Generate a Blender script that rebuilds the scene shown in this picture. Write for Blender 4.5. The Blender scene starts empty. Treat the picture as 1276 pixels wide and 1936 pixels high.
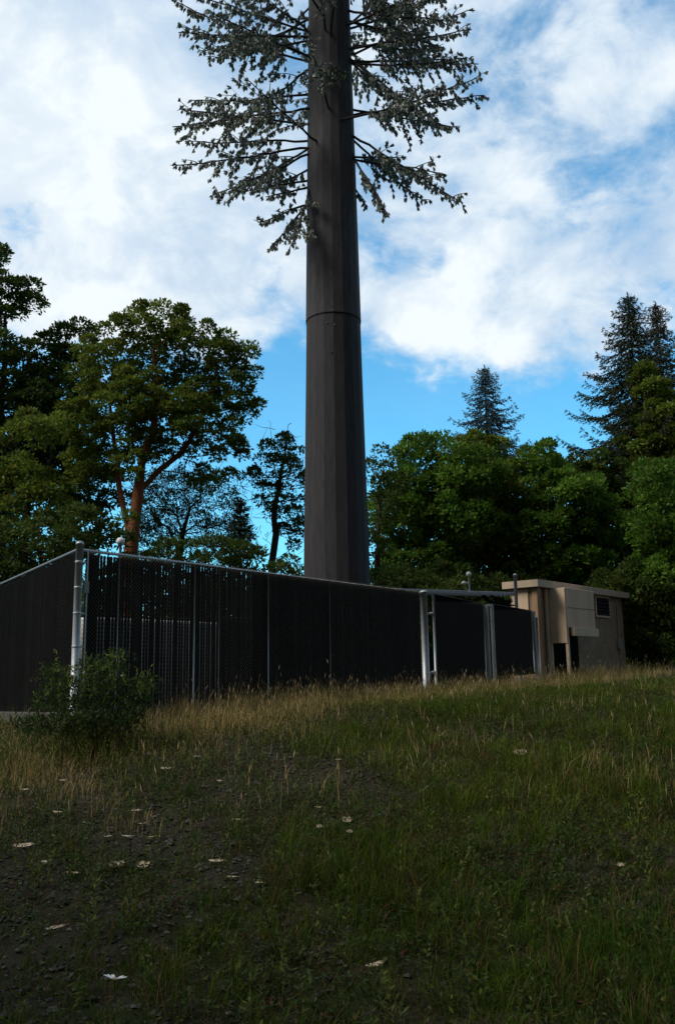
import bpy, math, random
import numpy as np
from mathutils import Vector, Matrix
SC = bpy.context.scene
C = SC.collection
RNG = np.random.default_rng(7)
random.seed(7)

# ------------------------------------------------------------------ camera
FPX, CX, CY = 1677.0, 638.0, 968.0
PITCH, ROLL, EYE = math.radians(10.4), math.radians(0.8), 1.6
cam_d = bpy.data.cameras.new('camera'); cam = bpy.data.objects.new('camera', cam_d); C.objects.link(cam)
cam_d.sensor_fit = 'VERTICAL'; cam_d.sensor_height = 24.0; cam_d.lens = 24.0 * FPX / 1936.0
cam_d.clip_start = 0.05; cam_d.clip_end = 3000
_R = Matrix.Rotation(math.pi / 2 + PITCH, 3, 'X') @ Matrix.Rotation(-ROLL, 3, 'Z')
cam.matrix_world = Matrix.Translation((0, 0, EYE)) @ _R.to_4x4()
SC.camera = cam
RM = np.array(_R)

def ray(px, py):
    d = RM @ np.array([(px - CX) / FPX, (CY - py) / FPX, -1.0])
    return d / np.linalg.norm(d)
def P(px, py, y):
    """the world point that is y metres ahead and seen at that pixel"""
    d = ray(px, py); return np.array([0, 0, EYE]) + d * (y / d[1])
def on_plane(px, py, A, u):
    """where the pixel's ray meets the vertical plane through A along u"""
    n = np.array([u[1], -u[0], 0.0]); d = ray(px, py); o = np.array([0, 0, EYE])
    return o + d * (n @ (np.asarray(A) - o)) / (n @ d)

# ------------------------------------------------------------------ world, sun, exposure
SC.view_settings.view_transform = 'Standard'; SC.view_settings.look = 'None'
SC.view_settings.exposure = 0.0; SC.view_settings.gamma = 1.0
SUN_EL, SUN_AZ = math.radians(46), math.radians(-112)      # azimuth from +Y towards +X: from the left
W = bpy.data.worlds.new('World'); SC.world = W; W.use_nodes = True
nt = W.node_tree; nt.nodes.clear()
def N(tree, t, **k):
    n = tree.nodes.new(t)
    for a, b in k.items(): setattr(n, a, b)
    return n
def world():
    L = nt.links.new
    def math_(op, a, b=None, c=None, clamp=False):
        n = N(nt, 'ShaderNodeMath', operation=op, use_clamp=clamp)
        for i, v in enumerate((a, b, c)):
            if v is None: continue
            if isinstance(v, (int, float)): n.inputs[i].default_value = v
            else: L(v, n.inputs[i])
        return n.outputs[0]
    def smooth(v, a, b, lo=0.0, hi=1.0):
        n = N(nt, 'ShaderNodeMapRange', interpolation_type='SMOOTHSTEP')
        L(v, n.inputs[0]); n.inputs[1].default_value = a; n.inputs[2].default_value = b
        n.inputs[3].default_value = lo; n.inputs[4].default_value = hi
        return n.outputs[0]
    sky = N(nt, 'ShaderNodeTexSky', sky_type='NISHITA', sun_disc=False)
    sky.sun_elevation = SUN_EL; sky.sun_rotation = SUN_AZ; sky.air_density = 1.0; sky.dust_density = 0.3; sky.ozone_density = 2.0
    tint = N(nt, 'ShaderNodeMix', data_type='RGBA', blend_type='MULTIPLY'); tint.inputs[0].default_value = 1.0
    L(sky.outputs[0], tint.inputs[6]); tint.inputs[7].default_value = SKY_TINT
    tc = N(nt, 'ShaderNodeTexCoord'); d = tc.outputs['Generated']
    sx = N(nt, 'ShaderNodeSeparateXYZ'); L(d, sx.inputs[0])
    # a cloud layer: the view direction laid on a flat ceiling, softened near the horizon
    cx = N(nt, 'ShaderNodeCombineXYZ')
    L(sx.outputs[0], cx.inputs[0]); L(sx.outputs[1], cx.inputs[1]); L(math_('MULTIPLY', sx.outputs[2], 1.45), cx.inputs[2])
    def noise(scale, det, rough, off, dist=0.0):
        m = N(nt, 'ShaderNodeMapping'); L(cx.outputs[0], m.inputs[0]); m.inputs['Location'].default_value = off
        m.inputs['Rotation'].default_value = (0, 0.12, 0.35)
        n = N(nt, 'ShaderNodeTexNoise', noise_dimensions='3D'); L(m.outputs[0], n.inputs['Vector'])
        n.inputs['Scale'].default_value = scale; n.inputs['Detail'].default_value = det
        n.inputs['Roughness'].default_value = rough; n.inputs['Distortion'].default_value = dist
        return n.outputs[0]
    n1 = noise(3.2, 9, 0.55, (1.7, 0.4, 0), 0.3); n2 = noise(9.5, 8, 0.58, (4.1, 2.2, 0), 0.35)
    n3 = noise(1.1, 3, 0.5, (0.3, 7.7, 2.0))
    n4 = noise(26.0, 6, 0.6, (9.1, 5.2, 0), 0.3)
    cover = math_('MULTIPLY_ADD', n1, 0.85, math_('MULTIPLY_ADD', n2, 0.85, math_('MULTIPLY', n4, 0.62)))
    cover = math_('SUBTRACT', cover, 1.12)
    def blob(px, py, r_px, amount):
        n = N(nt, 'ShaderNodeVectorMath', operation='DISTANCE'); L(d, n.inputs[0]); n.inputs[1].default_value = tuple(ray(px, py))
        r = r_px / FPX
        return smooth(n.outputs['Value'], 0.0, r, amount, 0.0)
    for b in CLOUD_BLOBS: cover = math_('ADD', cover, blob(*b))
    # clear towards the horizon
    clear = math_('MULTIPLY', smooth(sx.outputs[2], 0.28, 0.43, -0.60, 0.0), smooth(sx.outputs[1], -0.1, 0.5))
    cover = math_('ADD', math_('ADD', cover, clear), smooth(sx.outputs[1], 0.5, -0.2, 0.10, 0.5))
    mask = smooth(cover, -0.24, 0.22, 0.05, 1.0)
    thin = smooth(n3, 0.3, 0.7)
    lite = smooth(math_('ADD', math_('MULTIPLY', n1, 1.6), math_('MULTIPLY', n2, 1.5)), 1.30, 1.98)
    glow = math_('ADD', blob(90, 260, 420, 0.70), blob(860, 585, 230, 0.40))
    cc = N(nt, 'ShaderNodeMix', data_type='RGBA'); L(math_('ADD', lite, glow, clamp=True), cc.inputs[0])
    cc.inputs[6].default_value = CLOUD_LO; cc.inputs[7].default_value = CLOUD_HI
    # clouds away from the bright part of the sky are dimmer
    front = smooth(sx.outputs[1], -0.1, 0.7, 0.20, 1.0)
    cs = N(nt, 'ShaderNodeVectorMath', operation='SCALE'); L(cc.outputs[2], cs.inputs[0]); L(front, cs.inputs['Scale'])
    mix = N(nt, 'ShaderNodeMix', data_type='RGBA'); L(mask, mix.inputs[0]); L(tint.outputs[2], mix.inputs[6]); L(cs.outputs[0], mix.inputs[7])
    bg = N(nt, 'ShaderNodeBackground'); L(mix.outputs[2], bg.inputs[0]); bg.inputs[1].default_value = SKY_STR
    out = N(nt, 'ShaderNodeOutputWorld'); L(bg.outputs[0], out.inputs[0])
SKY_STR = 0.10
SKY_TINT = (0.80, 2.05, 2.25, 1)
CLOUD_LO = (4.7, 6.4, 8.4, 1); CLOUD_HI = (9.2, 9.9, 10.3, 1)
CLOUD_BLOBS = [  # pixel, pixel, radius, amount
    (120, 250, 480, 0.30), (420, 400, 300, 0.10), (230, 540, 260, 0.10), (450, 590, 130, .10), (850, 590, 200, 0.30), (1020, 610, 180, 0.22), (740, 580, 110, .16),
    (980, 450, 160, 0.10), (1180, 600, 160, 0.16), (960, 300, 130, 0.08), (1150, 160, 150, 0.1), (1230, 420, 150, .12),
    (1060, 20, 190, -0.07), (970, 190, 130, -0.16), (1060, 345, 120, -0.20), (500, 540, 70, -0.20), (830, 498, 80, -.30), (740, 500, 70, -.3), (950, 525, 80, -.22), (1190, 330, 90, -.12), (860, 300, 70, -.10), (60, 440, 120, -.14), (1130, 690, 100, .25),
    (60, 450, 110, -0.08), (1000, 700, 110, 0.22), (60, 600, 90, .15), (560, 650, 120, -.1)]
world()
sun_d = bpy.data.lights.new('sun', 'SUN'); sun = bpy.data.objects.new('sun', sun_d); C.objects.link(sun)
sun_d.energy = 3.2; sun_d.angle = math.radians(28); sun_d.color = (1.0, 0.93, 0.82)
sdir = Vector((math.sin(SUN_AZ) * math.cos(SUN_EL), math.cos(SUN_AZ) * math.cos(SUN_EL), math.sin(SUN_EL)))
sun.rotation_euler = sdir.to_track_quat('Z', 'Y').to_euler(); sun.location = sdir * 60

# ------------------------------------------------------------------ mesh helpers
class G:
    def __init__(s): s.v = []; s.f = []; s.n = 0; s.col = []; s.hascol = False
    def add(s, v, f, mi=0, col=None, sm=False):
        v = np.asarray(v, float).reshape(-1, 3); f = np.asarray(f, np.int64)
        if f.size == 0: return
        s.v.append(v); s.f.append((f + s.n, mi, sm)); s.n += len(v)
        if col is None: col = np.ones((len(v), 3))
        else: s.hascol = True
        col = np.broadcast_to(np.asarray(col, float), (len(v), 3)); s.col.append(col)
    def build(s, name, mats, parent=None):
        me = bpy.data.meshes.new(name); v = np.concatenate(s.v)
        loops = np.concatenate([f.ravel() for f, _, _ in s.f]); tot = np.concatenate([np.full(len(f), f.shape[1]) for f, _, _ in s.f])
        start = np.concatenate([[0], np.cumsum(tot)[:-1]])
        me.vertices.add(len(v)); me.vertices.foreach_set('co', v.ravel())
        me.loops.add(len(loops)); me.loops.foreach_set('vertex_index', loops.astype(np.int32))
        me.polygons.add(len(tot)); me.polygons.foreach_set('loop_start', start.astype(np.int32))
        me.polygons.foreach_set('material_index', np.concatenate([np.full(len(f), m) for f, m, _ in s.f]).astype(np.int32))
        me.polygons.foreach_set('use_smooth', np.concatenate([np.full(len(f), sm) for f, _, sm in s.f]))
        if s.hascol:
            a = me.color_attributes.new('Col', 'FLOAT_COLOR', 'POINT')
            c = np.ones((len(v), 4)); c[:, :3] = np.concatenate(s.col); a.data.foreach_set('color', c.ravel())
        me.update(calc_edges=True)
        for m in (mats if isinstance(mats, (list, tuple)) else [mats]): me.materials.append(m)
        o = bpy.data.objects.new(name, me); C.objects.link(o)
        if parent is not None:
            o.parent = parent; me.transform(Matrix.Translation(-parent.location))
        return o
    # shapes
    def box(s, c, h, ax=None, mi=0, col=None, bev=0.0):
        ax = np.eye(3) if ax is None else np.asarray(ax); c = np.asarray(c, float); h = np.asarray(h, float)
        if bev <= 0:
            sg = np.array([[a, b, d] for d in (-1, 1) for b in (-1, 1) for a in (-1, 1)], float)
            s.add(c + (sg * h) @ ax, [[0, 2, 3, 1], [4, 5, 7, 6], [0, 1, 5, 4], [2, 6, 7, 3], [0, 4, 6, 2], [1, 3, 7, 5]], mi, col); return
        b = min(bev, h.min() * .45); pts = []; idx = {}
        for x in (-1, 1):
            for y in (-1, 1):
                for z in (-1, 1):
                    for k in range(3):
                        p = np.array([x, y, z]) * h
                        for j in range(3):
                            if j != k: p[j] -= b * (x, y, z)[j]
                        idx[(x, y, z, k)] = len(pts); pts.append(p)
        F4 = []; F3 = []
        def orient(q):
            a = np.array([pts[i] for i in q]); n = np.cross(a[1] - a[0], a[2] - a[0])
            return q if n @ a.mean(0) > 0 else q[::-1]
        for k in range(3):
            i, j = [a for a in range(3) if a != k]
            for sg in (-1, 1):
                q = []
                for (a, b2) in ((-1, -1), (1, -1), (1, 1), (-1, 1)):
                    t = [0, 0, 0]; t[k] = sg; t[i] = a; t[j] = b2; q.append(idx[(*t, k)])
                F4.append(orient(q))
        for k in range(3):
            i, j = [a for a in range(3) if a != k]
            for a in (-1, 1):
                for b2 in (-1, 1):
                    q = []
                    for e, kk in ((-1, i), (1, i), (1, j), (-1, j)):
                        t = [0, 0, 0]; t[k] = e; t[i] = a; t[j] = b2; q.append(idx[(*t, kk)])
                    F4.append(orient(q))
        for x in (-1, 1):
            for y in (-1, 1):
                for z in (-1, 1): F3.append(orient([idx[(x, y, z, k)] for k in range(3)]))
        base = s.n; vv = c + np.array(pts) @ ax
        s.add(vv, F4, mi, col)
        s.f.append((np.array(F3) + base, mi, False))
    def tube(s, pts, rad, k=6, mi=0, col=None, cap=True, sm=True):
        pts = np.asarray(pts, float); n = len(pts); rad = np.broadcast_to(np.asarray(rad, float), (n,))
        t = np.gradient(pts, axis=0); t /= np.linalg.norm(t, axis=1)[:, None] + 1e-12
        ref = np.array([0, 0, 1.0]) if abs(t[0, 2]) < .9 else np.array([1.0, 0, 0])
        a = np.cross(t, ref); a /= np.linalg.norm(a, axis=1)[:, None] + 1e-12; b = np.cross(t, a)
        th = np.arange(k) * 2 * math.pi / k
        v = pts[:, None] + rad[:, None, None] * (np.cos(th)[None, :, None] * a[:, None] + np.sin(th)[None, :, None] * b[:, None])
        i = np.arange(n - 1)[:, None] * k; j = np.arange(k)[None]; j2 = (j + 1) % k
        f = np.stack([i + j, i + j2, i + k + j2, i + k + j], -1).reshape(-1, 4)
        base = s.n; s.add(v.reshape(-1, 3), f, mi, col, sm)
        if cap and k > 2:
            s.f.append((np.arange(k)[None, :] + base, mi, False))
            s.f.append((np.arange(k)[None, ::-1] + base + (n - 1) * k, mi, False))
    def lathe(s, prof, c, k=16, mi=0, col=None):
        c = np.asarray(c, float); th = np.arange(k) * 2 * math.pi / k
        v = np.array([[[r * math.cos(t), r * math.sin(t), z] for t in th] for r, z in prof]) + c
        n = len(prof); i = np.arange(n - 1)[:, None] * k; j = np.arange(k)[None]; j2 = (j + 1) % k
        f = np.stack([i + j, i + j2, i + k + j2, i + k + j], -1).reshape(-1, 4); base = s.n
        s.add(v.reshape(-1, 3), f, mi, col, True)
        s.f.append((np.arange(k)[None, ::-1] + base, mi, False)); s.f.append((np.arange(k)[None] + base + (n - 1) * k, mi, False))
    def leaves(s, c, d, nrm, L, wd, col, mi=0, fold=0.15):
        """kite shaped leaves: c base points, d directions, nrm rough normals"""
        c = np.asarray(c); n = len(c)
        d = d / (np.linalg.norm(d, axis=1)[:, None] + 1e-9); w = np.cross(d, nrm); w /= np.linalg.norm(w, axis=1)[:, None] + 1e-9
        nn = np.cross(w, d); L = np.broadcast_to(L, (n,))[:, None]; wd = np.broadcast_to(wd, (n,))[:, None]
        mid = c + d * L * .5
        v = np.stack([c, mid + w * wd * .5 + nn * wd * fold, c + d * L, mid - w * wd * .5 + nn * wd * fold], 1).reshape(-1, 3)
        f = np.arange(n * 4).reshape(n, 4); col = np.repeat(np.broadcast_to(col, (n, 3)), 4, axis=0)
        s.add(v, f, mi, col)

def tag(o, label=None, cat=None, group=None, kind=None):
    if label: o['label'] = label
    if cat: o['category'] = cat
    if group: o['group'] = group
    if kind: o['kind'] = kind
    return o
def empty(name, loc, label, cat, group=None):
    o = bpy.data.objects.new(name, None); C.objects.link(o); o.location = Vector([float(a) for a in loc]); o.empty_display_size = .2
    return tag(o, label, cat, group)
def copy_tree(o, parent=None):
    c = o.copy(); C.objects.link(c)
    if parent is not None: c.parent = parent
    for ch in list(o.children): copy_tree(ch, c)
    return c

# ------------------------------------------------------------------ materials
def mat(name, col, rough=.8, metal=0.0, spec=0.3, var=None, scale=4.0, stretch=(1, 1, 1), bump=0.0, bscale=40.0, usecol=False, trans=0.0, fine=None):
    m = bpy.data.materials.new(name); m.use_nodes = True; t = m.node_tree; t.nodes.clear(); L = t.links.new
    out = N(t, 'ShaderNodeOutputMaterial'); b = N(t, 'ShaderNodeBsdfPrincipled')
    b.inputs['Roughness'].default_value = rough; b.inputs['Metallic'].default_value = metal; b.inputs['Specular IOR Level'].default_value = spec
    b.inputs['Base Color'].default_value = (*col, 1); src = None
    tc = N(t, 'ShaderNodeTexCoord'); mp = N(t, 'ShaderNodeMapping'); L(tc.outputs['Object'], mp.inputs[0]); mp.inputs['Scale'].default_value = stretch
    if var is not None:
        n = N(t, 'ShaderNodeTexNoise'); L(mp.outputs[0], n.inputs[0]); n.inputs['Scale'].default_value = scale; n.inputs['Detail'].default_value = 8; n.inputs['Roughness'].default_value = .65
        r = N(t, 'ShaderNodeValToRGB'); L(n.outputs[0], r.inputs[0]); r.color_ramp.elements[0].position = .32; r.color_ramp.elements[1].position = .68
        r.color_ramp.elements[0].color = (*col, 1); r.color_ramp.elements[1].color = (*var, 1); src = r.outputs[0]
        if fine is not None:
            n2 = N(t, 'ShaderNodeTexNoise'); L(mp.outputs[0], n2.inputs[0]); n2.inputs['Scale'].default_value = scale * 9; n2.inputs['Detail'].default_value = 6
            r2 = N(t, 'ShaderNodeMapRange'); L(n2.outputs[0], r2.inputs[0]); r2.inputs[1].default_value = .35; r2.inputs[2].default_value = .65; r2.inputs[3].default_value = 0; r2.inputs[4].default_value = .75
            mx = N(t, 'ShaderNodeMix', data_type='RGBA'); L(r2.outputs[0], mx.inputs[0]); L(src, mx.inputs[6]); mx.inputs[7].default_value = (*fine, 1); src = mx.outputs[2]
    if usecol:
        a = N(t, 'ShaderNodeAttribute', attribute_name='Col'); mx = N(t, 'ShaderNodeMix', data_type='RGBA', blend_type='MULTIPLY'); mx.inputs[0].default_value = 1
        L(a.outputs['Color'], mx.inputs[7])
        if src is not None: L(src, mx.inputs[6])
        else: mx.inputs[6].default_value = (*col, 1)
        src = mx.outputs[2]
    if src is not None: L(src, b.inputs['Base Color'])
    if bump > 0:
        n = N(t, 'ShaderNodeTexNoise'); L(mp.outputs[0], n.inputs[0]); n.inputs['Scale'].default_value = bscale; n.inputs['Detail'].default_value = 6
        bp = N(t, 'ShaderNodeBump'); L(n.outputs[0], bp.inputs['Height']); bp.inputs['Strength'].default_value = bump; bp.inputs['Distance'].default_value = .02
        L(bp.outputs[0], b.inputs['Normal'])
    if trans > 0:
        tr = N(t, 'ShaderNodeBsdfTranslucent'); mixs = N(t, 'ShaderNodeMixShader'); mixs.inputs[0].default_value = trans
        if src is not None: L(src, tr.inputs[0])
        else: tr.inputs[0].default_value = (*col, 1)
        L(b.outputs[0], mixs.inputs[1]); L(tr.outputs[0], mixs.inputs[2]); L(mixs.outputs[0], out.inputs[0])
    else: L(b.outputs[0], out.inputs[0])
    return m
M = dict(
    soil=mat('dark_soil', (.012, .012, .007), .95, var=(.026, .026, .014), scale=1.3, bump=.8, bscale=30, fine=(.036, .032, .024), spec=.05),
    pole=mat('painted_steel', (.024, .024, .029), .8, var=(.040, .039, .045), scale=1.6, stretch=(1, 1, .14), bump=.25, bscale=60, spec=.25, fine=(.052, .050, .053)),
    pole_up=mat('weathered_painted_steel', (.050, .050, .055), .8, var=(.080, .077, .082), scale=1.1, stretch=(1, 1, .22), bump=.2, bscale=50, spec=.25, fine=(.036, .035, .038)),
    joint=mat('sealant', (.012, .011, .011), .8),
    galv=mat('galvanised_steel', (.34, .37, .40), .48, metal=.35, spec=.5, var=(.46, .49, .52), scale=14, bump=.05),
    galvold=mat('weathered_steel', (.20, .20, .19), .75, metal=.1, var=(.34, .34, .33), scale=5, stretch=(1, 1, .3), bump=.2),
    wire=mat('fence_wire', (.12, .105, .095), .8, metal=.0, spec=.1),
    slat=mat('dark_slats', (.008, .007, .006), .9, var=(.014, .012, .010), scale=3, spec=.04, usecol=True),
    white=mat('white_plastic', (.75, .76, .76), .5),
    cabinet=mat('pale_cabinet', (.70, .72, .73), .6, var=(.80, .80, .80), scale=3),
    wall=mat('pebble_wall', (.34, .245, .165), .95, var=(.46, .345, .24), scale=2.2, bump=.7, bscale=120, fine=(.16, .125, .09)),
    panel=mat('tan_panel', (.52, .355, .25), .75, var=(.66, .475, .35), scale=2.4, stretch=(1, 1, .16), bump=.1),
    panel_lit=mat('beige_panel', (.58, .44, .30), .75, var=(.68, .53, .38), scale=2.5, stretch=(1, 1, .4), bump=.1),  # paler copy of the tan panel: light on the side faces put into colour
    brown=mat('brown_trim', (.30, .19, .115), .8, var=(.42, .28, .17), scale=5, stretch=(1, 1, .2), bump=.2),
    roof=mat('roof_trim', (.46, .36, .26), .8, var=(.56, .45, .34), scale=3, bump=.2),
    black=mat('dark_opening', (.008, .008, .008), .95, spec=.03),
    concrete=mat('old_concrete', (.045, .045, .035), .95, var=(.085, .08, .065), scale=6, bump=.5),
    bark=mat('grey_bark', (.035, .028, .022), .95, var=(.065, .052, .042), scale=7, stretch=(1, 1, .25), bump=.8, bscale=30),
    madrone=mat('orange_bark', (.24, .075, .030), .7, var=(.17, .05, .025), scale=2.2, stretch=(1, 1, .4), bump=.3, fine=(.36, .13, .05)),
    leaf=mat('broad_leaf', (1, 1, 1), .6, usecol=True, trans=.38, spec=.15),
    needle=mat('needles', (1, 1, 1), .75, usecol=True, trans=.10, spec=.1),
    fake=mat('plastic_needles', (1, 1, 1), .6, usecol=True, trans=.10, spec=.3),
    stem=mat('branch_steel', (.030, .024, .026), .7),
    grass=mat('grass_blade', (1, 1, 1), .9, usecol=True, trans=.25, spec=.03),
    stone=mat('gravel_stone', (1, 1, 1), .9, usecol=True, bump=.3, bscale=60),
    deadleaf=mat('dry_leaf', (.42, .34, .24), .85, var=(.60, .52, .40), scale=18, trans=.15),
    petal=mat('white_petal', (.80, .82, .84), .6, trans=.25), yolk=mat('flower_centre', (.30, .20, .03), .8),
)

# ------------------------------------------------------------------ ground
def vnoise(x, y, s=0):
    x = np.asarray(x, float); y = np.asarray(y, float)
    return (np.sin(x * 1.3 + s) * np.cos(y * 1.1 - s * 2) + .5 * np.sin(x * 2.9 + y * 1.7 + s * 3) + .3 * np.sin(x * 5.3 - y * 4.1 + s)) / 1.8
def sst(a, b, v):
    t = np.clip((v - a) / (b - a), 0, 1); return t * t * (3 - 2 * t)
def H(x, y):
    x = np.asarray(x, float); y = np.asarray(y, float)
    ramp = sst(1.5, 13.5, y + .22 * np.clip(x, -6, 6))
    z = 1.10 * ramp + .035 * np.clip(x, -9, 3) * sst(4, 12, y) + .055 * np.clip(x - 3, 0, 6) * sst(6, 16, y)
    z = z + .035 * vnoise(x * 1.1, y * 1.1, 1) * sst(-2, 3, y) + .018 * vnoise(x * 3.3, y * 3.1, 4)
    z = z + .30 * sst(26, 45, y) + .8 * vnoise(x * .03, y * .03, 2) * sst(60, 160, y)
    return z
def ground_hit(px, py):
    d = ray(px, py); o = np.array([0, 0, EYE]); t = 1.0
    while t < 80:
        p = o + d * t
        if p[2] <= H(p[0], p[1]): break
        t += .01
    return np.array([p[0], p[1], float(H(p[0], p[1]))])
def build_ground():
    a = np.linspace(-1, 1, 360); xs = 12 * a + 220 * a ** 5
    b = np.linspace(0, 1, 420); ys = -30 + 30 * sst(0, .12, b) + 26 * b + 260 * b ** 6
    X, Y = np.meshgrid(xs, ys); Z = H(X, Y) + .008 * RNG.standard_normal(X.shape) * (np.abs(X) < 12) * (Y < 26)
    v = np.stack([X, Y, Z], -1).reshape(-1, 3); nx = len(xs); i = np.arange(len(ys) - 1)[:, None] * nx; j = np.arange(nx - 1)[None]
    f = np.stack([i + j, i + j + 1, i + nx + j + 1, i + nx + j], -1).reshape(-1, 4)
    g = G(); g.add(v, f, 0, None, True); tag(g.build('ground', M['soil']), kind='structure')
build_ground()

# ------------------------------------------------------------------ fence
HT = 2.1
A = P(140, 1330, 12.1); Bp = P(806, 1303, 19.3); Lp = P(-60, 1325, 17.4)
FU = np.array([Bp[0] - A[0], Bp[1] - A[1], 0]); FLEN = np.linalg.norm(FU); FU /= FLEN
LU = np.array([Lp[0] - A[0], Lp[1] - A[1], 0]); LU /= np.linalg.norm(LU)
UP = np.array([0, 0, 1.0])
def toward(u):
    n = np.array([u[1], -u[0], 0]); return n if n[1] < 0 else -n
def post(g, base, h, r, mi=0, cap=True, k=14):
    b = np.array(base, float); g.tube([b - UP * .15, b + UP * h], r, k, mi)
    if cap: g.lathe([(r * 1.07, 0), (r * 1.07, .02), (r * .9, .038), (r * .5, .05), (.004, .054)], b + UP * h, k, mi)
def chain(g, A0, u, L, zb0, zb1, h, off):
    """both strand directions of the wire net, each a real thin wire, with the twisted ends above"""
    n = toward(u); p = .058; w = .0026
    zb = lambda s: zb0 + (zb1 - zb0) * s / L
    for sgn in (1, -1):
        for c in np.arange(-h if sgn > 0 else 0, L if sgn > 0 else L + h, p):
            s0, s1 = (c, c + h) if sgn > 0 else (c, c - h)
            t0, t1 = 0.0, h
            if sgn > 0:
                if s0 < 0: t0 = -s0
                if s1 > L: t1 = h - (s1 - L)
                a = c + t0; b = c + t1
            else:
                if s0 > L: t0 = s0 - L
                if s1 < 0: t1 = h + s1
                a = c - t0; b = c - t1
            if t1 - t0 < .02: continue
            base = np.array([A0[0], A0[1], 0])
            q = [base + u * a + UP * (zb(a) + t0), base + u * b + UP * (zb(b) + t1)]
            q = [x + n * (off + .0018 * sgn) for x in q]
            if t1 == h:
                q.append(q[-1] + UP * .022 + u * .006 * sgn)
            g.tube(q, w, 3, 0, cap=False, sm=False)
def slats(g, A0, u, L, zb0, zb1, h, gapf, off=-.012, pitch=.058, htop=None):
    n = toward(u); s = pitch * .5; i = 0
    while s < L - .02:
        gap = gapf(s); w = (pitch - gap) * .5
        z0 = zb0 + (zb1 - zb0) * s / L + .03; foot = .16; top = (h - .05 if not callable(htop) else htop(s)) + random.uniform(-.006, .003)
        c = np.array([A0[0], A0[1], 0]) + u * (s + random.uniform(-.002, .002)) + n * (off - .004 * (i % 2)) + UP * (z0 + top * .5 - .015 - foot * .5)
        lean = random.uniform(-.0012, .0012)
        ax = np.array([u, n, UP + u * lean])
        g.box(c, (w, .0012, (top + foot) * .5), ax, 0, np.ones(3) * random.choice([.6, .8, 1, 1, 1.2, 1.9])); s += pitch; i += 1
front_posts_px = [220, 365, 412, 505, 622]
def s_at(px): return float((on_plane(px, 1200, A, FU) - A) @ FU)
fps = [s_at(p) for p in front_posts_px]
open0, open1 = s_at(170), s_at(470)
def front_gap(s):
    for q in fps:
        if abs(s - q) < .0: return .030
    if open0 < s < open1: return random.choice([-.002, .006, .010, .012, .013, .008])
    if open1 <= s < s_at(520) and random.random() < .35: return .008
    if abs(s - s_at(638)) < .09: return .004
    return -.007 if random.random() < .96 else .002
fr = empty('chain_link_fence', A, 'dark slatted chain link fence running from the tall corner post to the gate', 'fence')
zA, zB = A[2], Bp[2]
g = G(); slats(g, A + FU * .12, FU, FLEN - .3, zA, zB, HT - .03, front_gap, htop=lambda s: HT - .085 if s < s_at(320) else HT - .045); g.build('slats', M['slat'], fr)
g = G(); chain(g, A + FU * .08, FU, FLEN - .22, zA, zB, HT - .02, .004); g.build('wire_mesh', M['wire'], fr)
g = G(); n = toward(FU); g.tube([A + UP * (HT - .02) - n * .045, Bp + UP * (HT - .045) - n * .045], .021, 10); g.build('top_rail', M['galv'], fr)
for q in fps:
    g = G(); b = A + FU * q + n * .024; b[2] = zA + (zB - zA) * q / FLEN; k_ = fps.index(q); post(g, b, HT - .03, (.009, .013, .008, .012, .008)[k_], cap=False); g.build('line_post', M['galv' if k_ in (0, 1, 3) else 'galvold'], fr)
g = G(); post(g, A, HT + .04, .052); g.build('corner_post', M['galv'], fr)
for i, h in enumerate((.35, .75, 1.2, 1.55, 1.9)):
    g = G(); c = A + UP * h; g.lathe([(.053, -.015), (.056, -.012), (.056, .012), (.053, .015)], c, 14)
    g.box(c + FU * .095, (.04, .005, .014), [FU, n, UP], bev=.002); g.build('tension_band', M['galv'], fr)
g = G(); t = A + FU * .135 + n * .012; g.box(t + UP * HT * .5, (.011, .004, HT * .48), [FU, n, UP], bev=.002); g.build('tension_bar', M['galv'], fr)
g = G(); c = A + FU * .115 + UP * 1.56 + n * .02; g.box(c, (.045, .012, .085), [FU, n, UP], bev=.006); g.build('latch_plate', M['galvold'], fr)
g = G(); mid = (A + Bp) / 2; mid[2] = (zA + zB) / 2 - .17
sl = (Bp - A) / np.linalg.norm(Bp - A); g.box(mid, (FLEN / 2 - .1, .09, .10), [sl, n, np.cross(sl, n) * (1 if np.cross(sl, n)[2] > 0 else -1)], bev=.015); g.build('concrete_footing', M['concrete'], fr)

LLEN = 9.0
lf = empty('chain_link_fence', A + LU * .3, 'black slatted chain link fence going back to the left of the corner post', 'fence')
LA = A + LU * .08
dz = float(H(*(A + LU * LLEN)[:2]) - A[2]) * .4
g = G(); slats(g, LA, LU, LLEN, A[2], A[2] + dz, HT - .03, lambda s: -.014); g.build('slats', M['slat'], lf)
g = G(); chain(g, LA, LU, LLEN, A[2], A[2] + dz, HT - .02, .004); g.build('wire_mesh', M['joint'], lf)
n2 = toward(LU); g = G(); g.tube([A + UP * HT - n2 * .03, A + LU * LLEN + UP * (HT + dz) - n2 * .03], .021, 10); g.build('top_rail', M['galv'], lf)
for q in (3.0, 6.0, 9.0):
    g = G(); post(g, A + LU * q - n2 * .05 + UP * dz * q / LLEN, HT - .05, .03); g.build('line_post', M['galvold'], lf)
g = G(); c = A + LU * LLEN / 2 + UP * (-.22 + dz / 2); g.box(c, (LLEN / 2, .09, .10), [(LU + UP * dz / LLEN), n2, UP], bev=.015); g.build('concrete_footing', M['concrete'], lf)
# back run of the compound, closing it behind the tower
BL = A + LU * LLEN; BR = P(1000, 1270, 31.0)
bu = np.array([BR[0] - BL[0], BR[1] - BL[1], 0]); bl = np.linalg.norm(bu); bu /= bl

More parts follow.
